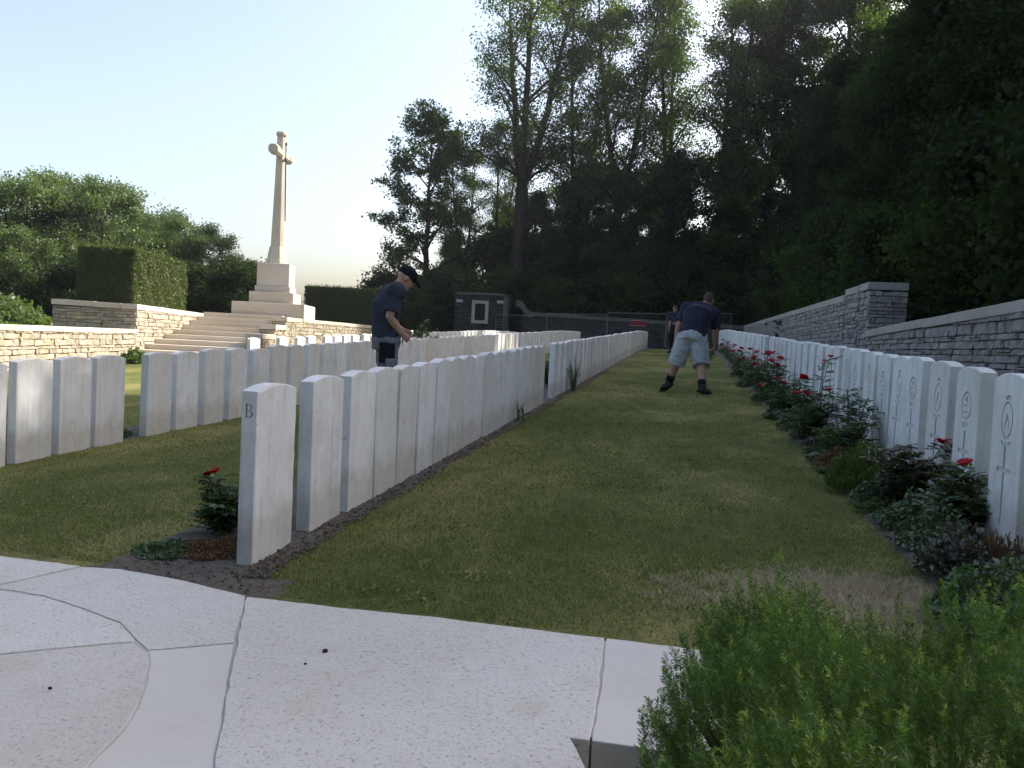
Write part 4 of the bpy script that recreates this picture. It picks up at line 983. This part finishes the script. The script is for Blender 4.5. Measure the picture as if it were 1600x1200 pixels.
def rose(loc, h, r, label, leafm, blooms, seed, nst=9, dens=1., ll=.042, group='rose bushes of the right bed', name='rose_bush', cat='rose bush'):
    """blooms: list of (dx, dy, dz, size, colour)"""
    rng = np.random.default_rng(seed); e = empty(name, loc, 0, label, cat, group); lines = []; V = []
    def stem_to(p1, r0):
        p0 = np.array([rng.normal(0, .03), rng.normal(0, .03), -.02]); m_ = p0*.4+p1*.6+np.array([*rng.normal(0, .03, 2), 0]); m_[2] = p1[2]*.55
        t = np.linspace(0, 1, 7)[:, None]; P = p0*(1-t)**2+2*m_*t*(1-t)+p1*t*t; lines.append((P, np.linspace(r0, .0022, 7))); return P
    ends = []
    for i in range(nst):
        a = rng.uniform(0, 6.28); rr = r*math.sqrt(rng.random()); ends.append(np.array([rr*math.cos(a), rr*math.sin(a), h*rng.uniform(.45, 1.0)*(1-.25*(rr/r)**2)]))
    for b in blooms: ends.append(np.array(b[:3]))
    for k, p1 in enumerate(ends):
        P = stem_to(p1, .005)
        for t in np.linspace(.25, .97, int(11*dens)):
            f = t*6; i = min(5, int(f)); c = P[i]*(1-(f-i))+P[i+1]*(f-i)
            for _ in range(2):
                a = rng.uniform(0, 6.28); d = np.array([math.cos(a), math.sin(a), rng.uniform(-.1, .5)]); d /= np.linalg.norm(d)
                L = ll*rng.uniform(.7, 1.2); nr = np.array([*rng.normal(0, .3, 2), 1.])
                lines.append((np.array([c, c+d*L*2.0]), [.0014, .0009]))
                s = np.cross(d, nr); s /= np.linalg.norm(s)
                for (tt, sd) in ((.9, 1), (.9, -1), (1.5, 1), (1.5, -1), (2., 0)):
                    aa = d*.6+s*sd if sd else d; aa = aa/np.linalg.norm(aa); V.append(leaflet(c+d*L*tt, aa, nr, L, L*.3))
    V = np.array(V); n = len(V); V = V.reshape(-1, 3); V[:, 2] = np.maximum(V[:, 2], .012); Q = np.arange(n*6).reshape(n, 6)
    ob('foliage', me_np('foliage', V, [Q[:, [0, 1, 2, 3]], Q[:, [0, 3, 4, 5]]], leafm), e)
    wv, wq = tubes_np(lines, 4); ob('stems', me_np('stems', wv, wq, M['stem']), e)
    for b in blooms:
        o = ob('bloom', BLOOM[b[4]], e, (b[0], b[1], b[2])); o.scale = (b[3],)*3; o.rotation_euler = (rng.uniform(-.5, .5), rng.uniform(-.5, .5), rng.uniform(0, 6))
    return e
def gpt(x, y):
    p = gp(x, y)
    if x > 1100: p[0] = max(p[0], 1.19)
    return (p[0], p[1], float(lawn_h(p[0], p[1]))+.015)
def low_plant(loc, r, h, n, size, mat_, label, cat, seed, group=None, name='plant', spiky=False, wid=.3):
    rng = np.random.default_rng(seed); e = empty(name, loc, 0, label, cat, group)
    a = rng.uniform(0, 6.28, n); rr = r*np.sqrt(rng.random(n)); zz = h*(1-(rr/r)**2*.75)*rng.random(n)**.5*(.75+.35*np.sin(rr*30+a*3))
    c = np.stack([rr*np.cos(a), rr*np.sin(a), np.maximum(zz, .008)], 1)
    ax = None
    if spiky: ax = np.stack([np.cos(a)*.35*rr/r, np.sin(a)*.35*rr/r, np.ones(n)], 1)
    v, q = leaves_np(c, size*rng.uniform(.6, 1.4, n), rng, .6, wid, ax, .06); v[:, 2] = np.maximum(v[:, 2], .004)
    ob('foliage', me_np('foliage', v, q, mat_), e)
    lines = [(np.array([[0, 0, -.02], c[i]*.5, c[i]]), [.003, .002, .001]) for i in range(0, n, max(1, n//60))]
    wv, wq = tubes_np(lines, 4); ob('stems', me_np('stems', wv, wq, M['stem_brown']), e); return e
# right bed, near to far
low_plant(gpt(1560, 905), .22, .17, 4200, .03, M['dry'], 'withered rusty brown plant at the foot of the nearest right headstones', 'plant', 1, name='withered_plant', spiky=True, wid=.1)
low_plant(gpt(1590, 985), 0.30, .24, 6500, .026, M['rose_leaf'], 'low green leafy plant at the right edge below the withered plant', 'plant', 2)
low_plant(gpt(1470, 865), 0.20, .11, 3200, .024, M['rose_leaf_pale'], 'low pale green ground plant at the near bed edge', 'plant', 3)
rose(gpt(1490, 838), .34, .19, 'pale green rose bush with one flat red bloom before the second right headstone', M['rose_leaf_pale'], [(.03, 0, .36, .038, 'red'), (.14, .05, .30, .013, 'red')], 11, 13, 1.3)
low_plant(gpt(1425, 830), 0.17, .14, 2600, .026, M['rose_leaf'], 'dark green low plant left of the pale rose bush', 'plant', 4)
rose(gpt(1405, 800), .42, .22, 'bronze leaved rose bush with one large deep red bloom on the right', M['rose_leaf_dark'], [(.23, .06, .40, .050, 'red')], 12, 13, 1.2)
low_plant(gpt(1332, 768), .24, .30, 2600, .045, M['herb'], 'yellow green feathery herb clump beside the bronze rose', 'plant', 5, name='herb_clump', spiky=True, wid=.2)
low_plant(gpt(1275, 735), .20, .16, 1500, .035, M['dry'], 'brownish faded ground plant at the lawn edge', 'plant', 6, name='withered_plant')
rose(gpt(1318, 725), .60, .26, 'tall open rose bush with a single red bloom and arching sprays', M['rose_leaf'], [(-.14, .0, .55, .03, 'red')], 13, 14, .9)
rose(gpt(1258, 690), .55, .26, 'rose bush with a cluster of red and coral blooms and one tall shoot', M['rose_leaf'], [(-.15, 0, .42, .040, 'red'), (-.06, .02, .42, .048, 'pink'), (-.08, .1, .56, .042, 'red'), (.06, .05, .42, .028, 'red'), (.14, .1, .78, .03, 'red'), (.09, .1, .74, .022, 'pink')], 14, 12, .9)
low_plant(gpt(1235, 672), .22, .2, 1400, .045, M['rose_leaf'], 'dark green filler plant under the coral roses', 'plant', 7)
rose(gpt(1222, 652), .5, .3, 'rose bush with paired pink blooms facing the lawn', M['rose_leaf'], [(-.12, -.1, .42, .048, 'pink'), (-.06, -.1, .37, .045, 'pink'), (.17, 0, .46, .045, 'red'), (-.3, 0, .33, .035, 'red')], 15, 12, .9)
rose(gpt(1200, 630), .62, .34, 'rose bush with several small red blooms and a tall leafy shoot', M['rose_leaf'], [(-.02, 0, .56, .05, 'red'), (-.22, .1, .5, .05, 'red'), (.1, .1, .6, .05, 'pink'), (.05, -.1, .5, .045, 'red')], 16, 12, .9)
rose(gpt(1184, 612), .6, .34, 'rose bush with two red blooms near the middle of the right bed', M['rose_leaf'], [(-.1, 0, .52, .055, 'red'), (.12, 0, .6, .06, 'red'), (.2, .1, .62, .05, 'pink')], 17, 11, .9)
rose(gpt(1169, 598), .6, .34, 'rose bush with a pink bloom beside the bending man', M['rose_leaf'], [(.1, 0, .55, .06, 'pink'), (-.15, 0, .4, .05, 'red')], 18, 11, .9)
rose(gpt(1156, 588), .62, .36, 'rose bush with bright red blooms at the bending man\'s right hand', M['rose_leaf'], [(-.1, 0, .5, .06, 'red'), (.12, 0, .55, .065, 'red'), (.0, -.1, .36, .06, 'red')], 19, 11, .9)
for i, y in enumerate((20.5, 23.5, 27, 31)):
    rose((1.3, y, float(lawn_h(1.3, y))), .55, .34, f'{ordinal(i+1)} distant rose bush beyond the bending man', M['rose_leaf'], [(0, 0, .5, .06, 'red'), (-.2, .1, .42, .06, 'red')], 40+i, 8, .7)
for i, (x, y, hh) in enumerate(((1.22, 10.0, .2), (1.25, 12.3, .22), (1.2, 15, .25), (1.25, 18, .25))):
    low_plant((x, y, float(lawn_h(x, y))), .3, hh, 1300, .055, M['rose_leaf'], f'{ordinal(i+1)} low green filler plant along the farther right bed', 'plant', 60+i, 'filler plants of the right bed')
rb = random.Random(5)
KIND = [('rose_leaf', .045, .30, 'dark green leafy'), ('rose_leaf_pale', .036, .2, 'pale green leafy'), ('herb', .04, .24, 'yellow green feathery'), ('rose_leaf', .03, .16, 'small leaved dark green'), ('rose_leaf_dark', .036, .26, 'bronze tinted')]
yf = 3.35; nf = 0
while yf < 19:
    mk, sz, hh, ds = KIND[rb.randrange(5)]; nf += 1; xf = 1.25+rb.uniform(-.07, .14)
    low_plant((xf, yf, float(lawn_h(xf, yf))+.01), rb.uniform(.13, .19), hh*rb.uniform(.5, 1.0), 1700, sz*rb.uniform(.6, .8), M[mk], f'{ds} border plant, {ordinal(nf)} of the filler plants counted from the near end', 'plant', 200+nf, 'border filler plants', spiky=mk == 'herb', wid=.2 if mk == 'herb' else .3)
    yf += rb.uniform(.28, .45)*(1+yf/14)
for k in range(16):
    xf, yf2 = 1.14+rb.uniform(-.02, .08), 3.1+k*.42+rb.uniform(-.1, .1); mk, sz, hh, ds = KIND[rb.randrange(5)]
    low_plant((xf, yf2, float(lawn_h(xf, yf2))+.01), rb.uniform(.10, .15), rb.uniform(.05, .11), 1300, rb.uniform(.016, .024), M[mk], f'{ds} ground cover tuft, {ordinal(k+1)} from the near end along the lawn edge', 'plant', 300+k, 'ground cover along the right lawn edge', 'ground_cover')
# beside the lettered stone
pB = gpt(352, 842)
rose((pB[0]-.02, pB[1]+.05, pB[2]), .25, .16, 'small rose bush with red bloom left of the headstone lettered B', M['rose_leaf'], [(-.10, -.03, .295, .030, 'red'), (-.065, -.02, .31, .030, 'red')], 21, 11, 1.2, .036, 'rose by the lettered stone')
low_plant(gpt(345, 866), .2, .06, 2600, .017, M['dry'], 'low brown ground cover at the foot of the headstone lettered B', 'plant', 8, name='ground_cover')
low_plant(gpt(265, 868), .17, .05, 2200, .018, M['rose_leaf'], 'low green ground cover left of the headstone lettered B', 'plant', 9, name='ground_cover')
# odd plants between stones
def iris(loc, h, n, label, seed):
    rng = np.random.default_rng(seed); e = empty('iris_clump', loc, 0, label, 'plant'); V, Q = [], []
    for i in range(n):
        a = rng.uniform(0, 6.28); L = h*rng.uniform(.6, 1.05); b = np.array([rng.normal(0, .03), rng.normal(0, .03), 0]); d = np.array([math.cos(a)*.25, math.sin(a)*.25, 1]); s = np.array([-math.sin(a), math.cos(a), 0])*.012; o = len(V)
        V += [b-s, b+s, b+d*L*.6-s, b+d*L*.6+s, b+d*L+np.array([math.cos(a), math.sin(a), 0])*.03]; Q += [(o, o+1, o+3, o+2), (o+2, o+3, o+4)]
    ob('leaves', me_py('leaves', V, Q, M['rose_leaf']), e)
iris((-1.78, 9.05, float(lawn_h(-1.78, 9.05))), .28, 7, 'few sword shaped leaves at the foot of a front row headstone', 1)
iris((-1.76, 13.3, float(lawn_h(-1.76, 13.3))), .62, 16, 'dark clump of sword shaped leaves before the middle block', 2)
rose(gpt(857, 606), .5, .22, 'plant with yellow flowers in the gap of the front row', M['rose_leaf'], [(.0, .0, .42, .05, 'yellow'), (.06, .05, .48, .05, 'yellow'), (-.06, .05, .40, .05, 'yellow'), (.08, -.05, .38, .045, 'yellow'), (.1, 0, .46, .045, 'yellow')], 22, 12, 1., .05, 'yellow flowers', 'yellow_flower_plant', 'flowering plant')
low_plant((-5.4, 6.95, float(lawn_h(-5.4, 6.95))), .22, .14, 900, .05, M['rose_leaf'], 'dark low plant in the gap of the second row', 'plant', 31)
cfoot = tp(.35, -1.0, float(gz(*tp(.35, -1., 0)[:2]))); low_plant(tuple(cfoot), .4, .45, 1600, .09, M['herb'], 'bright green leafy plant at the foot of the low sunlit wall', 'plant', 32)
for i, (q, p_) in enumerate(((-4.5, -1.4), (-6.0, -1.6), (-7.4, -1.4), (-3.2, -1.8), (-8.8, -1.5))):
    c_ = tp(p_, q, .86); low_plant(tuple(c_), .9, .75, 2600, .11, M['leafL'], f'{ordinal(i+1)} grey green bush behind the low sunlit wall', 'bush', 33+i, 'bushes behind the low wall', 'bush')

# foreground heath shrub
def heath():
    rng = np.random.default_rng(77); c0 = np.array([.475, 1.34, float(gz(.475, 1.34))])
    e = empty('heath_shrub', tuple(c0), 0, 'dense feathery green heath shrub filling the lower right corner', 'shrub')
    NS = 3300; lines = []; C1, A1, C2, A2 = [], [], [], []
    for i in range(NS):
        uu, vv_ = rng.uniform(-1, 1, 2); rr = (uu**4+vv_**4)**.25
        if rr > 1: uu, vv_, rr = uu*.8, vv_*.8, rr*.8
        rx, ry, h = .52, .43, .61
        top = np.array([rx*uu, ry*vv_, h*(1-.22*min(rr, 1)**6)*(rng.uniform(.84, 1.0) if i % 2 else rng.uniform(.5, .95))*(rng.uniform(1.02, 1.09) if i % 9 == 0 else 1)])
        top[2] += .035*math.sin(top[0]*16)+.03*math.sin(top[1]*19+2)+.02*math.sin(top[0]*37+top[1]*29)
        d = np.array([top[0]*.5, top[1]*.5, .62])+rng.normal(0, .09, 3); d /= np.linalg.norm(d)
        L = rng.uniform(.06, .13); b = top-d*L
        if i % 5 == 0 and i % 9 and top[2] < .52: lines.append((np.array([np.array([top[0]*.15, top[1]*.15, 0]), b*.6+np.array([0, 0, -.02]), b, b*.9+top*.1]), [.004, .003, .002, .001]))
        n = int(L/.00095); t = rng.random(n)
        ang = rng.uniform(0, 6.28, n); s = np.cross(d, [0, 0, 1.]); s = s/(np.linalg.norm(s)+1e-6); u = np.cross(d, s)
        out = np.cos(ang)[:, None]*s+np.sin(ang)[:, None]*u
        cc = b+d*(t*L)[:, None]; ax = out*.85+d*.65
        rad = .0050*(1.1-t**5*.7)
        cc = cc+out*rad[:, None]
        tip = (t > .84) & (rng.random() < .4)
        C1.append(cc[~tip]); A1.append(ax[~tip]); C2.append(cc[tip]); A2.append(ax[tip])
    C1, A1, C2, A2 = map(np.concatenate, (C1, A1, C2, A2))
    v, q = leaves_np(C1, rng.uniform(.009, .0135, len(C1)), rng, .3, .075, A1); ob('foliage', me_np('foliage', v, q, M['heath']), e)
    v, q = leaves_np(C2, rng.uniform(.009, .012, len(C2)), rng, .3, .08, A2); ob('young_tips', me_np('young_tips', v, q, M['heath_tip']), e)
    wv, wq = tubes_np(lines, 4); ob('stems', me_np('stems', wv, wq, M['stem_brown']), e)
heath()

# ================================================================== PEOPLE
def unify(name, parts, vox, mat_, parent, wrinkle=0., seed=0, smooth=4):
    v, f = merge(parts); me = me_py(name+'_raw', v, f, mat_); fixn(me)
    o = bpy.data.objects.new('tmp', me); COL.objects.link(o)
    md = o.modifiers.new('r', 'REMESH'); md.mode = 'VOXEL'; md.voxel_size = vox; md.use_smooth_shade = True
    ms = o.modifiers.new('s', 'SMOOTH'); ms.iterations = smooth; ms.factor = .5
    dg = bpy.context.evaluated_depsgraph_get(); nm = bpy.data.meshes.new_from_object(o.evaluated_get(dg)); nm.name = name
    bpy.data.objects.remove(o); bpy.data.meshes.remove(me)
    if wrinkle:
        n = len(nm.vertices); co = np.empty(n*3, np.float32); no = np.empty(n*3, np.float32)
        nm.vertices.foreach_get('co', co); nm.vertices.foreach_get('normal', no); co = co.reshape(-1, 3); no = no.reshape(-1, 3)
        w_ = np.sin(co[:, 0]*34+co[:, 2]*47+seed)*.5+np.sin(co[:, 1]*41-co[:, 2]*29+2*seed)*.5+np.sin((co[:, 0]+co[:, 1])*19+co[:, 2]*73)*.4
        nm.vertices.foreach_set('co', (co+no*(w_*wrinkle)[:, None]).ravel())
    nm.materials.clear(); nm.materials.append(mat_); nm.polygons.foreach_set('use_smooth', np.ones(len(nm.polygons), bool)); nm.update()
    return ob(name, nm, parent)
def unit(v): v = np.asarray(v, float); return v/np.linalg.norm(v)
def hand(wr, d, palm_n, side, curl):
    """palm and five fingers. d: wrist->fingers, palm_n: out of the palm, side: +1 thumb along d x palm_n"""
    d = unit(d); pn = unit(np.asarray(palm_n, float)-d*(np.asarray(palm_n)@d)); s = np.cross(d, pn)*side; wr = np.asarray(wr, float); P = []
    P.append(tube([wr-d*.02, wr+d*.02, wr+d*.055, wr+d*.088], [(.026, .02), (.034, .018), (.042, .016), (.040, .012)], 10, True, s))
    for k, (o, L) in enumerate(((.030, .072), (.010, .080), (-.010, .074), (-.029, .058))):
        b = wr+d*.083+s*o; pts = [b]; dirv = d.copy(); a = 0
        for sg_ in (.42, .32, .26):
            a += curl*(.8 if sg_ > .4 else 1.1); dirv = d*math.cos(a)+pn*math.sin(a); pts.append(pts[-1]+dirv*L*sg_)
        P.append(tube(pts, [.0095, .009, .0085, .007], 8))
    tb = wr+d*.03+s*.034; t1 = tb+unit(d*.6+s*.8+pn*.3)*.038; t2 = t1+unit(d*.9+s*.15+pn*.5)*.030
    P.append(tube([wr+d*.015+s*.018, tb, t1, t2], [.014, .013, .0105, .008], 8)); return P
def person(label, loc, yaw, J, spec, vox=.008):
    AB = 1+(spec.get('bulk', 1)-1)*.6
    e = empty('person', loc, yaw, label, 'person'); g = {k: np.asarray(v, float) for k, v in J.items()}
    sx = unit(g['hipR']-g['hipL']); shx = unit(g['shR']-g['shL']); pel = (g['hipR']+g['hipL'])/2; shc = (g['shR']+g['shL'])/2
    neck = g['neck']; chest = pel*.28+shc*.72+g.get('hunch', np.zeros(3)); waist = pel*.62+shc*.38+g.get('hunch', np.zeros(3))*.7
    def torso(x=0., low=.10):
        ax = unit(shc-pel)
        B = spec.get('bulk', 1.)
        P1 = tube([pel-ax*low, pel, waist, chest, shc*.92+chest*.08, shc*.45+neck*.55], [(.14*B+x, .105*B+x), (.165*B+x, .125*B+x), (.152*B+x, .120*B+x), (.172*B+x, .128*B+x), (.150*B+x, .095*B+x), (.075+x*.4, .07+x*.4)], 16, True, sx*.5+shx*.5)
        P2 = tube([g['shL']+shx*.01, shc, g['shR']-shx*.01], [.072+x, .085+x, .072+x], 12); return [P1, P2]
    hf, hu = unit(g['hf']), unit(g['hu']); hr = np.cross(hf, hu); H = g['head']
    headp = [ellipsoid(H+hu*.025-hf*.012, (hr, hf, hu), (.077, .098, .098), 18, 12), ellipsoid(H-hu*.045+hf*.022, (hr, hf, hu), (.058, .072, .075), 16, 10),
             tube([H+hf*.088+hu*.02, H+hf*.104-hu*.02, H+hf*.09-hu*.03], [.009, .016, .010], 8), ellipsoid(H+hf*.072-hu*.062, (hr, hf, hu), (.026, .02, .012), 10, 6), ellipsoid(H+hf*.074-hu*.098, (hr, hf, hu), (.026, .022, .02), 10, 6)]
    for s in (-1, 1): headp.append(ellipsoid(H+hr*s*.078-hf*.008-hu*.01, (hf, hu, hr), (.020, .032, .009), 10, 6))
    limbs = [tube([neck*.6+shc*.4, neck, H-hu*.05-hf*.02], [.068, .058, .056], 12)]
    for s in 'LR':
        a, b, c = g['sh'+s], g['el'+s], g['wr'+s]
        limbs.append(tube([a, a*.5+b*.5, b, b*.65+c*.35, c], [.058*AB, .052*AB, .043*AB, .043*AB, .029*AB], 12))
        limbs += hand(c, g['hd'+s], g['pn'+s], 1 if s == 'L' else -1, spec.get('curl', .45))
        h, k, an = g['hip'+s], g['kn'+s], g['an'+s]
        limbs.append(tube([h, h*.5+k*.5, k, k*.68+an*.32, an], [.092*AB, .08*AB, .058*AB, .060*AB, .038*AB], 12))
        limbs.append(tube([an-unit(g['to'+s]-an)*.02, an*.5+g['to'+s]*.5, g['to'+s]], [(.04, .038), (.042, .03), (.03, .02)], 10, True, sx))
    unify('body', torso(-.004)+headp+limbs, vox, M['skin'], e, smooth=3)
    for s in (-1, 1):
        part_l('eye', ellipsoid(H+hr*s*.031+hf*.083+hu*.012, (hr, hf, hu), (.012, .008, .006), 8, 6), M['dark'], e)
        part_l('eyebrow', ellipsoid(H+hr*s*.031+hf*.088+hu*.028, (hr, hf, hu), (.019, .005, .004), 8, 6), M['hair'], e)
    # shirt with sleeves and collar
    sh = torso(.016, spec.get('shirt_low', .10))
    for s in 'LR':
        a, b = g['sh'+s], g['el'+s]; q = a+(b-a)*.82
        sh.append(tube([a, a*.5+q*.5, q], [.086*AB, .080*AB, .080*AB], 14))
    for s in 'LR': sh.append(ellipsoid(g['sh'+s], np.eye(3), (.104*AB, .104*AB, .100*AB), 12, 8))
    for s in 'LR': sh.append(tube([g['sh'+s], g['sh'+s]*.45+neck*.55, neck*.85+shc*.15], [.082, .086, .078], 12))
    shirt = unify('shirt', sh, .011, M[spec['shirt']], e, .0035, 1)
    cr_ = []; nd = unit(H-neck)
    for i in range(16):
        a = 2*math.pi*i/16; cr_.append(neck*.75+shc*.25+nd*.01+(shx*math.cos(a)*.078+np.cross(nd, shx)*math.sin(a)*.075))
    part_l('collar', tube(cr_+[cr_[0]], .014, 8), M[spec['shirt']], shirt)
    # trousers or shorts
    BK = 1+(spec.get('bulk', 1)-1)*.8
    ax = unit(shc-pel); tr_ = [tube([pel-ax*.12, pel-ax*.02, pel+ax*.09], [(.15*BK, .125*BK), (.184*BK, .150*BK), (.166*BK, .136*BK)], 16, True, sx)]
    for s in 'LR':
        h, k, an = g['hip'+s], g['kn'+s], g['an'+s]
        if spec['short']:
            q = k+(an-k)*.12; tr_.append(tube([h+ax*.03, h*.55+k*.45, k, q], [.118*AB, .124*AB, .118*AB, .124*AB], 16))
        else:
            tr_.append(tube([h+ax*.03, h*.5+k*.5, k, k*.5+an*.5, an], [.112, .100, .082, .078, .074], 16))
    tro = unify('shorts' if spec['short'] else 'trousers', tr_, .011, M[spec['trouser']], e, .005, 3)
    part_l('waistband', tube([pel+ax*.075, pel+ax*.105], [(.170*BK, .139*BK), (.168*BK, .137*BK)], 20, True, sx), M[spec['trouser']], tro)
    for s in 'LR':
        h, k = g['hip'+s], g['kn'+s]; m_ = h*.35+k*.65; out = sx*(1 if s == 'R' else -1); fd = np.cross(unit(k-h), out)
        c = m_+out*.118; lg = unit(k-h)
        vv, ff = hexa([c+fd*a+lg*.09+out*b for a, b in ((-.06, -.02), (.06, -.02), (.06, .02), (-.06, .02))], [c+fd*a-lg*.08+out*b for a, b in ((-.06, -.02), (.06, -.02), (.06, .02), (-.06, .02))])
        part_l('cargo_pocket', (vv, ff), M[spec.get('pocket', spec['trouser'])], tro, .012)
        an, to = g['an'+s], g['to'+s]; fw = unit(to-an)
        bt = unify('boot', [tube([an+np.array([0, 0, .07]), an, an-np.array([0, 0, .03])], [.060, .062, .058], 12), tube([an-fw*.06-np.array([0, 0, .035]), an+fw*.03-np.array([0, 0, .03]), an*.35+to*.65, to+fw*.03], [(.050, .052), (.055, .056), (.056, .042), (.042, .030)], 12, True, sx)], .009, M['boot'], e, .002)
        zs = -.0
        lo = np.array([0, 0, 1.])
        part_l('sole', tube([an-fw*.10-lo*.072, an*.5+to*.5-lo*.045, to+fw*.06-lo*.018], [(.043, .014), (.05, .014), (.036, .012)], 12, True, sx), M['rubber'], bt)
        if spec['short']: part_l('sock', tube([an+unit(g['kn'+s]-an)*.04, an+unit(g['kn'+s]-an)*.13], [.056*AB, .058*AB], 14), M['black'], e)
    if spec['hat']:
        cap_ = part_l('cap', merge([ellipsoid(H+hu*.055-hf*.012, (hr, hf, hu), (.088, .110, .085), 20, 12), tube([H+hf*.05+hu*.045, H+hf*.12+hu*.04, H+hf*.175+hu*.022], [(.075, .012), (.072, .007), (.045, .005)], 12, True, hr)]), M[spec['hat']], e, 0, True)
    else:
        part_l('hair', merge([ellipsoid(H+hu*.042-hf*.022, (hr, hf, hu), (.083, .098, .092), 20, 12), ellipsoid(H-hf*.045-hu*.01, (hr, hf, hu), (.07, .062, .08), 16, 10)]), M['hair'], e, 0, True)
    return e, tro, shirt
def part_l(name, vf, mat_, parent, bv=0, smooth=True):
    v, f = vf; o = ob(name, fixn(me_py(name, v, f, mat_, smooth)), parent)
    if bv: bevel(o, bv)
    return o
# man bending over the roses, seen from behind
X2, Y2 = .03, 13.36; Z2 = float(gz(X2, Y2))
ga = lambda x, y, h=0: float(gz(X2+x, Y2+y))-Z2+h
J2 = dict(hipL=(-.04, -.02, .90), hipR=(.15, -.03, .90), shL=(-.04, .24, 1.355), shR=(.36, .22, 1.285), hunch=(-.0, -.07, .06), neck=(.205, .31, 1.42), head=(.285, .40, 1.49), hf=(.35, .70, -.62), hu=(.15, .55, .80),
          elL=(-.16, .20, 1.08), wrL=(-.195, .26, .83), hdL=(-.03, .12, -1), pnL=(.6, .6, .1), elR=(.415, .33, 1.02), wrR=(.43, .45, .80), hdR=(.0, .45, -.9), pnR=(-.7, .3, .1),
          knL=(-.155, .06, .50), anL=(-.265, .16, ga(-.26, .16, .16)), toL=(-.36, .27, ga(-.36, .27, .045)), knR=(.22, -.02, .49), anR=(.255, -.22, ga(.25, -.22, .10)), toR=(.36, -.12, ga(.36, -.12, .035)))
p2, t2, s2 = person('man in navy shirt and pale shorts bending over the roses', (X2, Y2, Z2), 0, J2, dict(shirt='navy', trouser='short', short=True, hat=None, curl=.5, bulk=1.28, shirt_low=.035))
# man standing between the rows, head bowed
def P1(x, y): return at(x, y, 8.95)
b1 = gp(598, 664); X1, Y1 = b1[0], b1[1]; Z1 = float(gz(X1, Y1))
J1 = dict(hipL=(-.095, .0, .93), hipR=(.095, .0, .93), shL=(-.185, .05, 1.44), shR=(.185, .05, 1.44), hunch=(0, -.05, .0), neck=(0, .095, 1.50), head=(0, .19, 1.60), hf=(0, .80, -.60), hu=(0, .60, .80),
          elL=(-.225, .0, 1.17), wrL=(-.12, .20, 1.04), hdL=(.4, .8, -.4), pnL=(.8, -.3, .2), elR=(.225, -.02, 1.17), wrR=(.17, .14, .99), hdR=(-.35, .8, -.5), pnR=(-.8, -.3, .2),
          knL=(-.10, .03, .50), anL=(-.11, -.02, .09), toL=(-.13, .15, .03), knR=(.10, .03, .50), anR=(.11, -.02, .09), toR=(.13, .15, .03))
yaw1 = math.radians(-58)
p1, t1, s1 = person('man in dark polo shirt and black cap standing among the headstones', (X1, Y1, Z1), yaw1, J1, dict(shirt='slate', trouser='trouser', short=False, hat='black', curl=.7, bulk=1.12))
part_l('holster_pocket', hexa([np.array(v) for v in ((.175, -.11, .68), (.205, -.11, .68), (.205, .06, .68), (.175, .06, .68))], [np.array(v) for v in ((.165, -.11, .90), (.205, -.11, .90), (.205, .06, .90), (.165, .06, .90))]), M['black'], t1, .01, False)
# distant man by the fence
X3, Y3 = -.44, 32.0; Z3 = float(gz(X3, Y3))
J3 = dict(hipL=(-.095, 0, .93), hipR=(.095, 0, .93), shL=(-.19, .02, 1.46), shR=(.19, .02, 1.46), neck=(0, .03, 1.54), head=(0, .08, 1.66), hf=(0, .9, -.35), hu=(0, .35, .93),
          elL=(-.24, .0, 1.18), wrL=(-.16, .22, 1.10), hdL=(.3, .9, .1), pnL=(.9, -.2, .1), elR=(.24, -.02, 1.18), wrR=(.24, .05, .92), hdR=(0, .1, -1), pnR=(-1, 0, 0),
          knL=(-.11, .03, .50), anL=(-.12, -.02, .09), toL=(-.15, .15, .03), knR=(.11, .03, .50), anR=(.12, -.02, .09), toR=(.15, .15, .03))
person('distant man in dark clothes standing by the site fence', (X3, Y3, Z3), math.radians(150), J3, dict(shirt='navy', trouser='black', short=False, hat=None, curl=.5), .012)
# uprooted weeds in the hands
def bunch(loc, dirv, n, L, label, seed, white=0):
    rng = np.random.default_rng(seed); e = empty('weed_bunch', loc, 0, label, 'plant', 'weeds held in hands'); lines = []; C = []; d = unit(dirv)
    for i in range(n):
        v = unit(d+rng.normal(0, .28, 3)); l_ = L*rng.uniform(.6, 1.1); lines.append((np.array([-v*.08, v*l_*.5, v*l_+np.array([0, 0, -.04*L])]), [.002, .0018, .001]))
        for t in np.linspace(.3, 1, 7): C.append(v*l_*t+rng.normal(0, .015, 3))
    v, q = leaves_np(np.array(C), .05, rng, .3, .28); ob('leaves', me_np('leaves', v, q, M['herb']), e)
    wv, wq = tubes_np(lines, 4); ob('stems', me_np('stems', wv, wq, M['stem']), e)
    for i in range(white): o = ob('bloom', BLOOM['white'], e, tuple(C[rng.integers(len(C))])); o.scale = (.02,)*3
Rz = Matrix.Rotation(yaw1, 3, 'Z'); hp = Vector((X1, Y1, Z1))+Rz @ Vector((.08, .25, .97))
bunch(tuple(hp), (.75, .35, .45), 12, .28, 'bunch of pulled weeds held by the standing man', 1, 6)
bunch((X2+.43, Y2+.50, Z2+.70), (-.4, .1, -.35), 14, .26, 'green weeds held in the bending man\'s right hand', 2, 2)

# ================================================================== GLARE VEIL
hz = bpy.data.materials.new('glare_veil'); hz.use_nodes = True; ht = hz.node_tree; ht.nodes.clear()  # thin volume added to imitate milky lens glare
pv = ht.nodes.new('ShaderNodeVolumePrincipled'); pv.inputs['Density'].default_value = .0004; pv.inputs['Color'].default_value = (.92, .95, 1, 1); pv.inputs['Anisotropy'].default_value = .35
ho = ht.nodes.new('ShaderNodeOutputMaterial'); ht.links.new(pv.outputs[0], ho.inputs['Volume'])
hv, hf_ = boxv(-70, 60, -30, 95, -6, 42)
tag(ob('glare_volume', me_py('glare_volume', hv, hf_, hz)), kind='stuff')
